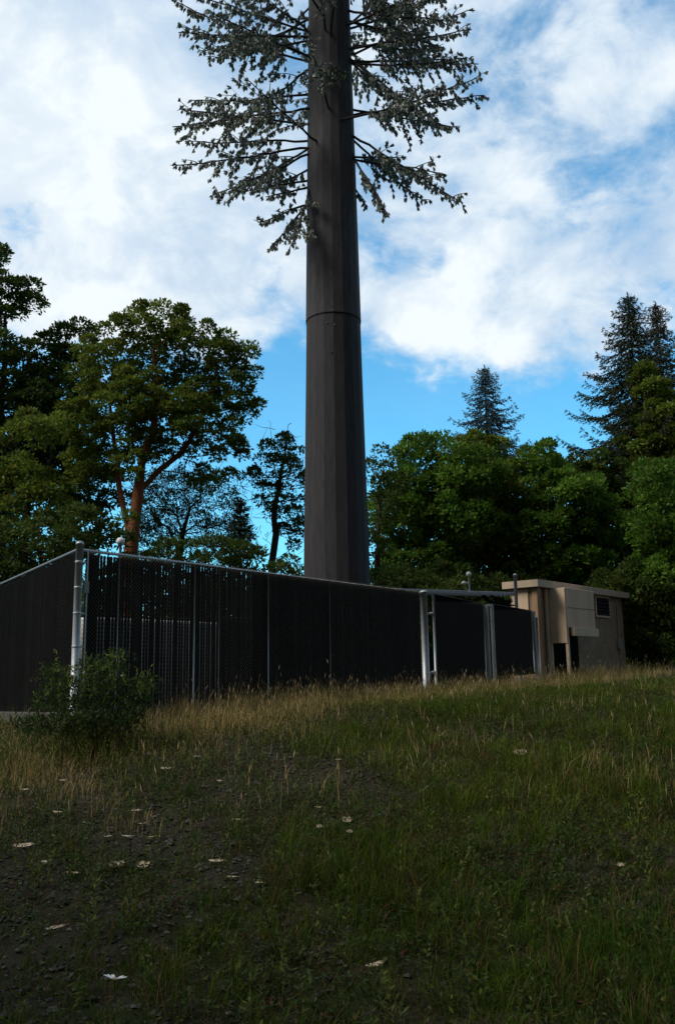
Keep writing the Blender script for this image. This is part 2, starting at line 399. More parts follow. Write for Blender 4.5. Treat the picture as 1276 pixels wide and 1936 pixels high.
bf = empty('chain_link_fence', BL, 'far slatted fence closing the compound behind the tower', 'fence')
zl = float(H(BL[0], BL[1])); zr = float(H(BR[0], BR[1]))
g = G(); slats(g, BL, bu, bl, zl, zr, HT - .1, lambda s: -.007); g.build('slats', M['slat'], bf)
g = G(); nb_ = toward(bu); g.tube([np.array([BL[0], BL[1], zl + HT]) - nb_ * .03, np.array([BR[0], BR[1], zr + HT]) - nb_ * .03], .021, 8); g.build('top_rail', M['galv'], bf)
for q in np.arange(0, bl + .1, bl / 5):
    g = G(); b = BL + bu * q - nb_ * .06; b[2] = zl + (zr - zl) * q / bl; post(g, b, HT, .03); g.build('line_post', M['galvold'], bf)

# gate -------------------------------------------------------------
Gp = P(1017, 1277, 23.9); GU = np.array([Gp[0] - Bp[0], Gp[1] - Bp[1], 0]); GL = np.linalg.norm(GU); GU /= GL; gn = toward(GU)
def gs(px): return float((on_plane(px, 1200, Bp, GU) - Bp) @ GU)
def gz(s): return Bp[2] + (Gp[2] - Bp[2]) * s / GL
gt = empty('double_gate', Bp, 'double leaf chain link gate with dark slats and pale posts', 'gate')
g = G(); post(g, Bp, 2.06, .078, k=16); g.build('gate_post', M['galv'], gt)
g = G(); post(g, Bp + GU * (GL + .02), 1.75, .055, k=16); g.build('gate_post', M['galv'], gt)
def leaf(s0, s1, h0, h1, wide_at_end):
    fr_ = None
    z0, z1 = gz(s0), gz(s1); g = G()
    a = np.array([*(Bp + GU * s0)[:2], z0 + .06]); b = np.array([*(Bp + GU * s1)[:2], z1 + .06])
    r = .028
    g.tube([a, a + UP * h0], r, 10); g.tube([b, b + UP * h1], r, 10); g.tube([a + UP * h0, b + UP * h1], .012, 10, 1); g.tube([a + UP * .02, b + UP * .02], r, 10, 1)
    frame = g.build('leaf_frame', [M['galv'], M['joint']], gt)
    h = (h0 + h1) / 2 - .02
    g = G(); L = s1 - s0 - .08
    off = .018
    slope = (h1 - h0)
    # slats with tops following the frame
    n_ = int(L / .058)
    for i in range(n_):
        s = .04 + .058 * (i + .5); hh = h0 + slope * s / L - .03; w = .032 if random.random() < .95 else .027
        c = np.array([*(Bp + GU * (s0 + s))[:2], 0]) + gn * (off - .004 * (i % 2)) + UP * (z0 + (z1 - z0) * s / L + .08 + hh / 2)
        g.box(c, (w, .0012, hh / 2), [GU, gn, UP])
    g.build('slats', M['slat'], gt)
    g = G(); chain(g, np.array([*(Bp + GU * (s0 + .03))[:2], 0]), GU, s1 - s0 - .06, z0 + .07, z1 + .07, min(h0, h1) - .01, off + .014); g.build('wire_mesh', M['wire'], gt)
sa, sb, sc, sd = gs(821), gs(915), gs(931), gs(1007)
leaf(sa, sb, 1.98, 1.80, True); leaf(sc, sd, 1.80, 1.64, True)
for px, hh in ((918, 1.83), (928, 1.83), (1007, 1.70)):
    s = gs(px); c = np.array([*(Bp + GU * s)[:2], gz(s)]) + gn * .05
    g = G(); g.box(c + UP * hh / 2, (.055, .03, hh / 2), [GU, gn, UP], bev=.012); g.build('stile', M['galvold'], gt)
for hh in (.35, 1.62):
    g = G(); c = np.array([*(Bp + GU * gs(814))[:2], Bp[2] + hh]); g.tube([c - GU * .1, c + GU * .1], .018, 8); g.lathe([(.045, -.03), (.045, .03)], c + GU * .07 - UP * 0, 10)
    g.build('hinge', M['galvold'], gt)
g = G(); c = np.array([*(Bp + GU * gs(923))[:2], gz(gs(923)) + 1.80]) + gn * .06; g.tube([c - GU * .16, c + GU * .16], .014, 8); g.box(c, (.05, .02, .04), [GU, gn, UP], bev=.01); g.build('latch', M['galvold'], gt)

# ------------------------------------------------------------------ tower
TD = 20.6
tc_ = P(637, 1095, TD); TX, TY = tc_[0], tc_[1]; TZ = float(H(TX, TY)) - .02
def pole_r(z):  # radius of the shaft at height z, fitted to the outline in the photo
    return np.interp(z, [0, 2.5, 7.9, 16.9, 30], [.815, .785, .685, .545, .35])
tw = empty('cell_tower', (TX, TY, TZ), 'tall grey brown cell tower disguised as a conifer with artificial branches', 'cell tower')
JZ = float(P(637, 588, TD - .68)[2])
def shaft(z0, z1, extra, name):
    k = 18; g = G(); zs = np.linspace(z0, z1, 14); th = (np.arange(k) + .5) * 2 * math.pi / k
    v = np.array([[[TX + (pole_r(z - TZ) + extra) * math.cos(t), TY + (pole_r(z - TZ) + extra) * math.sin(t), z] for t in th] for z in zs])
    i = np.arange(len(zs) - 1)[:, None] * k; j = np.arange(k)[None]; j2 = (j + 1) % k
    f = np.stack([i + j, i + j2, i + k + j2, i + k + j], -1).reshape(-1, 4); g.add(v.reshape(-1, 3), f)
    g.f.append((np.arange(k)[None, ::-1], 0, False)); g.f.append((np.arange(k)[None] + (len(zs) - 1) * k, 0, False))
    # narrow turned edges along the folds so that the facets read
    return g.build(name, M['pole'] if extra == 0 else M['pole_up'], tw)
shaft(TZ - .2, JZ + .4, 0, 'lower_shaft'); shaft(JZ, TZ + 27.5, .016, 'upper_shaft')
g = G(); rj = pole_r(JZ - TZ) + .001
k = 18; th = (np.arange(k) + .5) * 2 * math.pi / k
ring = np.array([[[TX + r * math.cos(t), TY + r * math.sin(t), z] for t in th] for r, z in ((rj, JZ - .020), (rj + .018, JZ - .017), (rj + .018, JZ - .003), (rj, JZ - .003))])
i = np.arange(3)[:, None] * k; j = np.arange(k)[None]; j2 = (j + 1) % k
g.add(ring.reshape(-1, 3), np.stack([i + j, i + j2, i + k + j2, i + k + j], -1).reshape(-1, 4)); g.build('joint_seal', M['joint'], tw)
g = G(); g.lathe([(1.05, 0), (1.05, .28)], (TX, TY, TZ - .15), 24); g.build('base_plate', M['concrete'], tw)
for (px, py) in ((627, 410), (627, 527), (627, 580), (627, 667), (640, 460), (618, 610), (632, 614)):
    d = ray(px, py); o = np.array([0, 0, EYE])
    q = o + d * ((TY - .66) / d[1]); r = pole_r(q[2] - TZ); q[1] = TY - math.sqrt(max(r * r - (q[0] - TX) ** 2, .01)) * .99
    rr = .018 if py != 610 and py != 614 else .014
    g = G(); g.tube([q + np.array([0, .03, 0]), q - np.array([0, .022, 0])], rr, 8); g.build('bolt', M['joint'] if py not in (610, 614) else M['galvold'], tw)

def tower_branch(root, tip, r0=.026, seed=0, dens=1.0):
    """one artificial branch: a bare steel stem near the shaft, side twigs with hanging tufts of plastic needles"""
    rg = np.random.default_rng(seed); g = G()
    root = np.asarray(root); tip = np.asarray(tip); L = np.linalg.norm(tip - root); n = max(6, int(L / .25))
    t = np.linspace(0, 1, n + 1)[:, None]; bow = .05 * L * rg.uniform(-.35, .35)
    pts = root + (tip - root) * t + UP * (np.sin(t * math.pi) * bow) + np.cumsum(rg.normal(0, .016, (n + 1, 3)), 0) * (t > 0) + UP * (t ** 3 - t * .6) * L * .03
    g.tube(pts, np.linspace(r0*1.35, .012, n + 1), 6, 0)
    ax = (tip - root) / L; side = np.cross(ax, UP); side /= np.linalg.norm(side)
    cb, cd, cn, cl = [], [], [], []
    def tufts(path, spacing, start=0.0):
        seg = np.linalg.norm(np.diff(path, axis=0), axis=1); tot = seg.sum(); cum = np.concatenate([[0], np.cumsum(seg)])
        s = start
        while s < tot:
            p = np.array([np.interp(s, cum, path[:, k]) for k in range(3)])
            dr = rg.normal(0, .26, 3) + np.array([0, 0, -1.0]) + ax * .30
            if s > tot - .07: dr = (path[-1] - path[-2]) / (np.linalg.norm(path[-1] - path[-2]) + 1e-6) + np.array([0, 0, -.35]) + rg.normal(0, .15, 3)
            if rg.random() < .12: dr = -dr * .6
            dr /= np.linalg.norm(dr); ln = rg.uniform(.09, .17)
            m = 11; spread = rg.normal(0, .30, (m, 3)); dd = dr + spread
            base = p + dr * rg.uniform(0, ln * .5, (m, 1))
            cb.append(base); cd.append(dd); cn.append(rg.normal(0, 1, (m, 3))); 
            tone = rg.uniform(.7, 1.35); hue = rg.random()
            c = np.array([.26, .31, .25]) * (1 - hue * .5) + np.array([.40, .38, .39]) * hue * .5
            cl.append(np.tile(c * tone, (m, 1)) * rg.uniform(.8, 1.2, (m, 1)))
            s += spacing * rg.uniform(.7, 1.35)
    s = .30 + .12 * rg.random(); sg = 1; bare = max(.20 * L, .35)
    while s < L * .99:
        f = s / L; p = np.array([np.interp(f, t[:, 0], pts[:, k]) for k in range(3)])
        if s > bare:
            tl = rg.uniform(.45, .95) * min(1, 1.35 - f) * min(1.0, L / 2.6)
            if tl > .12:
                dr = ax * rg.uniform(.55, 1.0) + side * sg * rg.uniform(.5, 1.0) + UP * rg.uniform(-.75, .50)
                dr /= np.linalg.norm(dr); m = 5; q = np.linspace(0, 1, m)[:, None]
                path = p + dr * tl * q - UP * (q ** 2) * tl * rg.uniform(.05, .35)
                g.tube(path, np.linspace(.017, .007, m), 4, 0, cap=False)
                tufts(path, .125 / dens, .07)
                if tl > .45:
                    for e in range(2):
                        j = rg.integers(1, 4); d2 = dr * .7 + side * sg * rg.uniform(-.8, .3) + UP * rg.uniform(-.7, .3); d2 /= np.linalg.norm(d2)
                        l2 = tl * rg.uniform(.3, .55); pth = path[j] + d2 * l2 * q
                        g.tube(pth, np.linspace(.006, .003, m), 3, 0, cap=False); tufts(pth, .12 / dens, .05)
        s += .21 / dens * rg.uniform(.7, 1.4); sg = -sg
    tufts(pts, .09, bare * 1.3)
    g.leaves(np.concatenate(cb), np.concatenate(cd), np.concatenate(cn), rg.uniform(.08, .145, sum(len(x) for x in cb)), .054, np.concatenate(cl), 1)
    return g.build('branch', [M['stem'], M['fake']], tw)
def br_px(rx, ry, tx, ty, dd, seed, r0=.024, dens=1.0):
    """a branch seen from root pixel to tip pixel, its tip dd metres nearer (-) or farther (+) than the shaft's axis"""
    q = P(rx, ry, TD - .45 if abs(rx - 625) < 38 else TD)
    v = np.array([q[0] - TX, q[1] - TY]); r = pole_r(q[2] - TZ) * .97
    if abs(rx - 625) < 38: v = np.array([v[0], -math.sqrt(max(r * r - v[0] ** 2, .01))])
    elif dd > 0: v = np.array([math.copysign(r * .8, v[0]), r * .6])
    else: v = np.array([math.copysign(r * .9, v[0]), -r * .4])
    root = np.array([TX + v[0], TY + v[1], q[2]]); tip = P(tx, ty, TD + dd)
    return tower_branch(root, tip, r0, seed, dens)
BR = [
 # left, from the bottom up
 (578, 392, 510, 470, -.3), (578, 372, 492, 420, .9), (578, 352, 548, 470, -1.0), (577, 335, 505, 378, .4),
 (577, 290, 330, 322, -.4), (577, 250, 348, 268, .8), (577, 262, 440, 372, 1.3), (577, 300, 405, 382, -1.2), (600, 268, 470, 150, -2.0), (577, 245, 335, 205, -.2), 
 (577, 215, 330, 240, -1.4), (577, 300, 520, 345, 1.4), (622, 212, 585, 62, -2.2), (577, 160, 360, 195, 1.2), (577, 105, 342, 55, .4),
 (577, 120, 400, 25, -1.5), (577, 90, 335, 10, 1.0), (577, 75, 430, -40, -.6), (615, 62, 600, -60, -1.9), (578, 50, 350, -20, .2),(577,325,460,362,.9),(577,60,380,90,1.6),
 # right
 (672, 300, 733, 412, -.8), (673, 322, 688, 392, .5), (668, 265, 880, 380, -.5), (668, 285, 850, 330, .6), (668, 240, 812, 385, 1.2),
 (640, 232, 905, 150, -1.3), (667, 205, 915, 185, .2), (667, 190, 862, 240, 1.0), (667, 120, 845, 248, -1.0), (666, 130, 900, 130, -.3),
 (665, 105, 895, 60, -.9), (664, 90, 885, 20, .3), (664, 60, 800, -60, -1.2), (663, 40, 880, -30, .8), (663, 20, 760, 60, 1.3),
 (664, 75, 830, 95, 1.5), (668,280,760,300,1.5),(664,30,860,45,-1.5),
]
for i, b in enumerate(BR): br_px(*b, seed=100 + i)
# more of the crown, going up out of the picture
for i in range(40):
    z = TZ + 16.2 + i * .16 + .1 * random.random(); a = i * 2.399; r = pole_r(z - TZ) * .97; L = 3.1 + random.uniform(-.5, .4)
    dx, dy = math.cos(a), math.sin(a); root = np.array([TX + dx * r, TY + dy * r, z]); tip = root + np.array([dx, dy, random.uniform(-.12, .16)]) * L
    tower_branch(root, tip, .026, 300 + i)
# the torn netting snagged on the front of the shaft
g = G(); rg = np.random.default_rng(5)
for i in range(26):
    q0 = P(585 + rg.uniform(0, 70), 118 + rg.uniform(0, 30), TD - .75); m = 5; q = np.linspace(0, 1, m)[:, None]
    pth = q0 + (np.array([rg.uniform(-.5, .5), rg.uniform(-.1, .1), rg.uniform(-.5, .1)])) * q + rg.normal(0, .03, (m, 3)); g.tube(pth, .008, 3, 0, cap=False)
    g.leaves(pth + rg.normal(0, .03, (m, 3)), rg.normal(0, 1, (m, 3)), rg.normal(0, 1, (m, 3)), .12, .05, np.tile([.06, .11, .06], (m, 1)), 1)
g.build('snagged_netting', [M['stem'], M['fake']], tw)

# ------------------------------------------------------------------ equipment behind the fence
def mushroom(base, h, label, arm=False):
    e = empty('gps_antenna', base, label, 'antenna')
    b = np.array(base); g = G(); g.tube([b, b + UP * h], .022, 8); g.build('mast', M['galv'], e)
    g = G(); g.lathe([(.03, -.02), (.055, 0), (.065, .03), (.062, .06), (.04, .09), (.004, .10)], b + UP * h, 14); g.build('dome', M['white'], e)
    if arm:
        g = G(); g.tube([b + UP * h * .55, b + UP * h * .55 - np.array([.11, .05, 0])], .012, 6); g.lathe([(.02, -.04), (.06, -.01), (.06, .03), (.004, .06)], b + UP * h * .52 - np.array([.14, .06, 0]), 12); g.build('side_sensor', M['white'], e)
    return e
# cable bridge (ice bridge) from shelter towards the tower
b0 = P(700, 1115, 21.3); b1 = P(972, 1122, 23.35); bz = (b0[2] + b1[2]) / 2
b0[2] = P(765, 1117, 21.8)[2]; b1[2] = P(972, 1123, 23.35)[2]
ib = empty('cable_bridge', (b1[0], b1[1], float(H(b1[0], b1[1]))), 'grey steel cable bridge running flat over the gate towards the tower', 'cable bridge')
iu = (b1 - b0); il = np.linalg.norm(iu); iu /= il; inn = toward(iu); iw = np.cross(iu, inn); iw = iw if iw[2] > 0 else -iw
for s_ in (.0, .42):
    g = G(); g.box((b0 + b1) / 2 - inn * s_, (il / 2, .014, .045), [iu, inn, iw], bev=.006); g.build('side_rail', M['galv'], ib)
g = G()
for q in np.arange(.06, il, .11): g.box(b0 + iu * q - inn * .21 + iw * .03, (.014, .19, .008), [iu, inn, iw])
g.build('grating', M['galvold'], ib)
g = G(); hz = float(H(b1[0], b1[1])); base = np.array([b1[0], b1[1], hz]); topz = P(971, 1089, 23.4)[2]; post(g, base + inn * .06, topz - hz, .045, k=12); g.build('support_post', M['galv'], ib)
g = G()
rg = np.random.default_rng(11)
for i in range(9):
    a = b1 - iu * rg.uniform(.3, 1.0) - inn * rg.uniform(0, .4) - UP * .05; q = np.linspace(0, 1, 9)[:, None]; e_ = b1 + iu * rg.uniform(-.1, .3) - inn * .3 - UP * rg.uniform(.1, .3)
    g.tube(a + (e_ - a) * q - UP * np.sin(q * math.pi) * rg.uniform(.05, .25), .022, 6)
g.build('cable', M['black'], ib)
mb = P(887, 1119, 22.55); mushroom(mb, P(887, 1088, 22.55)[2] - mb[2], 'white dome antenna with side sensor on the cable bridge', True)
mf = P(228, 1041, 13.6); mushroom((mf[0], mf[1], mf[2] - .3), P(228, 1028, 13.6)[2] - mf[2] + .3, 'small white dome antenna rising behind the fence near the corner post')
def cabinet(px0, px1, ytop, D, D1, label, depth=.7):
    a = P(px0, ytop, D); b = P(px1, ytop + (ytop - 1262) * -.0, D1); u = np.array([b[0] - a[0], b[1] - a[1], 0]); L = np.linalg.norm(u); u /= L; n = toward(u)
    zb = float(H(a[0], a[1])); e = empty('equipment_cabinet', (a[0], a[1], zb), label, 'cabinet'); h = a[2] - zb
    c = (a + b) / 2; c[2] = zb
    g = G(); g.box(c - n * depth / 2 + UP * (.1 + (h - .1) / 2), (L / 2, depth / 2, (h - .1) / 2), [u, n, UP], bev=.02); g.build('body', M['cabinet'], e)
    g = G(); g.box(c - n * depth / 2 + UP * (.0), (L / 2 + .1, depth / 2 + .1, .1), [u, n, UP], bev=.01); g.build('plinth', M['concrete'], e)
    k = max(1, int(L / .8)); w = L / k
    for i in range(k):
        g = G(); g.box(c + u * (-L / 2 + w * (i + .5)) + n * .012 + UP * (.1 + (h - .1) / 2), (w / 2 - .03, .012, (h - .1) / 2 - .05), [u, n, UP], bev=.006); dd = g.build('door', M['cabinet'], e)
        g = G(); g.tube([c + u * (-L / 2 + w * (i + .85)) + n * .04 + UP * (.1 + h * .5), c + u * (-L / 2 + w * (i + .85)) + n * .04 + UP * (.1 + h * .6)], .01, 6); hdl = g.build('handle', M['galvold'], e); hdl.parent = dd
        hdl.data.transform(Matrix.Identity(4)); dd.location = (0, 0, 0)
cabinet(170, 415, 1166, 14.9, 17.0, 'wide pale equipment cabinet seen through the fence slats right of the corner post')

# ------------------------------------------------------------------ shelter
SA = P(1018, 1255, 25.0); SB = P(1183, 1250, 29.4); su = np.array([SB[0] - SA[0], SB[1] - SA[1], 0]); SL = np.linalg.norm(su); su /= SL
sn = toward(su); sv = -sn                                   # sv points back, into the building
sz0 = min(float(H(SA[0], SA[1])), float(H(SB[0], SB[1]))) - .05; ztop = P(1018, 1097, 25.0)[2]; rt = .2; zw = ztop - rt
sh = empty('equipment_shelter', (SA[0], SA[1], sz0), 'tan equipment shelter with flat roof and small louvred window behind the gate', 'shelter')
def sbox(name, u0, u1, v0, v1, z0, z1, m, bev=.01, parent=None):
    g = G(); c = SA + su * (u0 + u1) / 2 + sv * (v0 + v1) / 2; c = np.array([c[0], c[1], (z0 + z1) / 2])
    g.box(c, ((u1 - u0) / 2, (v1 - v0) / 2, (z1 - z0) / 2), [su, sv, UP], bev=bev); o = g.build(name, m, sh)
    if parent is not None: o.parent = parent
    return o
def su_at(px, off=0.0): q = on_plane(px, 1180, SA + sn * off, su); return float((q - SA) @ su)
def sz_at(px, py, off=0.0): return float(on_plane(px, py, SA + sn * off, su)[2])
sbox('wall', 0.0, SL, .0, .80, sz0, zw, M['wall'], .015)
# roof slab with a slightly crowned top, reaching out over the door side
g = G(); u0, u1, v0, v1 = -.22, SL + .12, -.22, .92
def sp(u, v, z): q = SA + su * u + sv * v; return [q[0], q[1], z]
v = [sp(u0, v0, zw + .002), sp(u1, v0, zw + .002), sp(u1, v1, zw + .002), sp(u0, v1, zw + .002), sp(u0, v0, ztop), sp(u1, v0, ztop - .02), sp(u1, v1, ztop - .02), sp(u0, v1, ztop), sp((u0 + u1) / 2 - .3, (v0 + v1) / 2, ztop + .12)]
g.add(v, [[0, 3, 2, 1], [0, 1, 5, 4], [1, 2, 6, 5], [2, 3, 7, 6], [3, 0, 4, 7]]); g.f.append((np.array([[4, 5, 8], [5, 6, 8], [6, 7, 8], [7, 4, 8]]), 0, False)); rf = g.build('roof', M['roof'], sh)
sbox('corner_column', -.06, .14, -.10, .08, sz0, zw - .003, M['brown'])
sbox('side_panel', -.05, -.004, .2, .72, sz0 + .4, zw - .03, M['panel_lit'])  # light on the left wall face, given as a paler sheet
ub0 = su_at(1035); k_ = .6; ub1 = su_at(1125, k_); hz0 = sz_at(1090, 1187, k_)
sbox('cooling_unit', ub0, ub1, -k_, -.003, hz0, zw - .004, M['panel'])
sbox('unit_side_panel', ub0 - .03, ub0 - .003, -k_ + .01, -.02, sz_at(1060, 1216, .4), zw - .02, M['panel_lit'])  # light from the left is put into this face's paler colour
sbox('leg', ub0 + .0, ub0 + .09, -k_, -k_ + .09, sz0, hz0 - .002, M['panel_lit']); sbox('leg', ub0 - .05, ub0 + .05, -.11, -.01, sz0, sz_at(1060, 1216, .4) - .003, M['panel_lit'])
sbox('downpipe', ub0 - .20, ub0 - .11, -.11, -.02, sz0, zw - .01, M['roof'], .02)
sbox('air_hood', ub0 + .18, ub1 - .06, -k_ - .12, -k_ - .003, sz_at(1100, 1203, k_ + .1), sz_at(1100, 1187, k_ + .1), M['panel_lit'])
sbox('service_opening', ub0 + .25, ub1 - .05, -.04, -.004, sz0 + .1, hz0 - .1, M['black'])
w0, w1 = su_at(1125), su_at(1152); z1, z0 = sz_at(1138, 1127), sz_at(1138, 1168)
wf = sbox('louvred_window', w0 + .07, w1 - .07, -.02, -.004, z0 + .07, z1 - .07, M['black'], .0)
fw = .07
for (a, b, c_, d_) in ((w0, w1, z0, z0 + fw), (w0, w1, z1 - fw, z1), (w0, w0 + fw, z0 + fw + .002, z1 - fw - .002), (w1 - fw, w1, z0 + fw + .002, z1 - fw - .002)):
    sbox('window_frame', a, b, -.055, -.002, c_, d_, M['galvold'] if False else M['panel_lit'], .008, wf)
g = G(); q = SA + su * (w1 + .55) + sn * .03; g.tube([np.array([q[0], q[1], sz0]), np.array([q[0], q[1], zw - .3]), np.array([*(q + sv * .04)[:2], zw - .25])], .018, 6); g.build('conduit', M['galvold'], sh)
sbox('junction_box', w1 + .42, w1 + .68, -.09, -.004, sz0 + 1.0, sz0 + 1.35, M['galvold'], .01)
sbox('panel_seam', ub0 + .02, ub1 - .02, -k_ - .012, -k_ - .003, (hz0 + zw) / 2 - .01, (hz0 + zw) / 2 + .01, M['brown'], .002)
nl = 5
for i in range(nl):
    zz = z0 + fw + (z1 - z0 - 2 * fw) * (i + .5) / nl; g = G(); c = SA + su * (w0 + w1) / 2 + sn * .05; c = np.array([c[0], c[1], zz])
    tl = (UP * .8 + sn * -.6); g.box(c, ((w1 - w0) / 2 - fw - .004, .006, .055), [su, np.cross(su, tl), tl]); o = g.build('louvre', M['joint'], sh); o.parent = wf
sbox('window_hood', w0 - .1, w1 + .1, -.16, -.004, z1 + .03, z1 + .07, M['joint'], .01)

# ------------------------------------------------------------------ trees
def in_unit(rg, n):
    v = rg.normal(0, 1, (n, 3)); return v / np.linalg.norm(v, axis=1)[:, None]
def grow(g, path, targets, r_tip, rg, mi=0, wig=.10, seg=.35, thick=2.3, k=6, rmax=None, twig_mi=None, limbs=None):
    """a trunk path plus branches reaching every target: each joins the nearest limb below it"""
    nodes = [np.array(p) for p in path]; par = [-1] + list(range(len(path) - 1))
    dist = [0.0]
    for i in range(1, len(path)): dist.append(dist[-1] + np.linalg.norm(nodes[i] - nodes[i - 1]))
    for (pi, lp) in (limbs or []):
        pj = pi
        for q in lp:
            nodes.append(np.array(q)); par.append(pj); dist.append(dist[pj] + np.linalg.norm(nodes[-1] - nodes[pj])); pj = len(nodes) - 1
    ci = len(path) // 2; order = np.argsort(np.linalg.norm(targets - nodes[-1], axis=1))
    ends = []
    for t in targets[order]:
        arr = np.array(nodes); dd = np.linalg.norm(arr - t, axis=1); cost = dd + .28 * np.array(dist); cost += np.where(arr[:, 2] > t[2] + .25, 1.5 * (arr[:, 2] - t[2]), 0)
        cost[:max(1, ci - 1)] += 5; j = int(np.argmin(cost)); L = dd[j]; m = max(1, int(L / seg)); s0 = arr[j]; pj = j
        for q in range(1, m + 1):
            f = q / m; p = s0 + (t - s0) * f + rg.normal(0, wig * seg, 3) * (f < 1) + UP * (-.10 * L * math.sin(f * math.pi))
            nodes.append(p); par.append(pj); dist.append(dist[pj] + L / m); pj = len(nodes) - 1
        ends.append(pj)
    n = len(nodes); w = np.zeros(n); ch = [[] for _ in range(n)]
    for i in range(1, n): ch[par[i]].append(i)
    for i in sorted(range(n), key=lambda i: -dist[i]):
        pass
    for i in range(n - 1, -1, -1):
        w[i] = (r_tip ** thick if not ch[i] else sum(w[c] for c in ch[i]))
    r = w ** (1 / thick)
    if rmax is not None: r = r * min(1.0, rmax / r[0]) if r[0] > rmax else r * 1.0 + (rmax - r[0]) * (r / r[0]) ** 2
    r = np.maximum(r, r_tip)
    starts = [(0, None)]
    while starts:
        i, p0 = starts.pop(); chn = [] if p0 is None else [p0]; chn.append(i)
        while ch[i]:
            c = sorted(ch[i], key=lambda c: -w[c]); starts += [(x, i) for x in c[1:]]; i = c[0]; chn.append(i)
        rr = r[chn].copy()
        if p0 is not None: rr[0] = rr[1] * 1.1
        kk = k + 4 if rr.max() > .08 else (k if rr.max() > .02 else 4)
        g.tube(np.array([nodes[c] for c in chn]), rr, kk, mi if (twig_mi is None or rr.max() > .045) else twig_mi, cap=False)
    return np.array(nodes), r
def clump_leaves(g, centers, rad, nper, Ls, cols, rg, mi=0, flat=.7, up=.5, wr=.42):
    n = len(centers); N_ = n * nper; c = np.repeat(centers, nper, 0); R = np.repeat(rad, nper)[:, None]
    d = in_unit(rg, N_); d[:, 2] = np.where((d[:, 2] < -.1) & (rg.random(N_) < .6), -d[:, 2], d[:, 2])
    rr = rg.uniform(.25, 1, (N_, 1)) ** .5
    p = c + d * R * rr * np.array([1, 1, flat])
    dr = d * .9 + rg.normal(0, .55, (N_, 3)) + UP * rg.uniform(-.25, up, (N_, 1)); nn = UP * .9 + d * .5 + rg.normal(0, .45, (N_, 3))
    tone = np.repeat(rg.uniform(.75, 1.25, n), nper)[:, None] * rg.uniform(.7, 1.35, (N_, 1)); mixv = np.clip(np.repeat(rg.random(n), nper)[:, None] * .6 + rg.random((N_, 1)) * .4, 0, 1)
    col = (np.array(cols[0]) * (1 - mixv) + np.array(cols[1]) * mixv) * tone
    if len(cols) > 2:
        s = rg.random(N_) < .035; col[s] = np.array(cols[2])
    L = Ls * rg.uniform(.6, 1.25, N_); g.leaves(p, dr, nn, L, L * wr, col, mi, .12)
def blob_points(blobs, D, rg, spacing, shell=.35):
    out = []
    for (px, py, rx, ry, rz, dd) in blobs:
        c = P(px, py, D + dd); sc = np.linalg.norm(P(px + 100, py, D + dd) - c) / 100
        a, b = rx * sc, ry * sc; vol = a * b * rz * 4.19; n = int(vol / spacing ** 3 * 3) + 6
        u = in_unit(rg, n) * (rg.uniform(shell, 1, (n, 1)) ** .6); out.append(c + u * np.array([a, rz, b]))
    pts = np.concatenate(out); keep = []
    rg.shuffle(pts)
    for p in pts:
        if all(np.sum((p - q) ** 2) > spacing ** 2 for q in keep[-400:]): keep.append(p)
    return np.array(keep)
def broadleaf(name, label, cat, trunk_px, D, blobs, spacing=.62, rad=(.28, .5), nper=90, Ls=.13, cols=None, barkm='bark', r0=.22, seed=1, group=None, tip=.006, extra=None, wr=.42, wig=.25, twigs=0, flat=.7, limbs_px=None):
    rg = np.random.default_rng(seed)
    path = [P(px, py, D) for px, py in trunk_px]; bz_ = float(H(path[0][0], path[0][1])); 
    path[0] = np.array([path[0][0], path[0][1], bz_ - .1])
    fine = [path[0]]
    for a, b in zip(path[:-1], path[1:]):
        m = max(1, int(np.linalg.norm(b - a) / .5))
        for q in range(1, m + 1): fine.append(a + (b - a) * q / m + rg.normal(0, .03, 3) * (q < m))
    e = empty(name, (path[0][0], path[0][1], bz_), label, cat, group)
    pts = blob_points(blobs, D, rg, spacing); pts = pts[pts[:, 2] > bz_ + .25]
    if extra is not None: pts2 = np.concatenate([pts, extra])
    lm = []
    for lp in (limbs_px or []):
        q = [P(px, py, D + dd) for px, py, dd in lp]; j = int(np.argmin([np.linalg.norm(f_ - q[0]) for f_ in fine])); fl = []; prev = fine[j]
        for c_ in q[1:]:
            m = max(1, int(np.linalg.norm(c_ - prev) / .4)); fl += [prev + (c_ - prev) * k_ / m + rg.normal(0, .03, 3) for k_ in range(1, m + 1)]; prev = c_
        lm.append((j, fl))
    g = G(); grow(g, fine, pts, tip, rg, wig=wig, rmax=r0, twig_mi=1 if barkm == 'madrone' else None, limbs=lm)
    if twigs:
        for _ in range(twigs):
            p = pts[rg.integers(len(pts))] + rg.normal(0, .3, 3); q = np.linspace(0, 1, 6)[:, None]; dr = rg.normal(0, .34, 3)
            g.tube(p + dr * q + np.cumsum(rg.normal(0, .05, (6, 3)), 0), np.linspace(.012, .004, 6), 3, 0, cap=False)
    g.build('trunk', [M[barkm], M['bark']], e)
    g = G(); clump_leaves(g, pts, rg.uniform(rad[0], rad[1], len(pts)), nper, Ls, cols, rg, flat=flat, wr=wr); g.build('crown', M['leaf'], e)
    return e
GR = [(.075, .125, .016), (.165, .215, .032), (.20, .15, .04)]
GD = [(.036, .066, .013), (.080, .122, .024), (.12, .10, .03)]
GB = [(.062, .145, .016), (.128, .232, .032), (.20, .19, .05)]
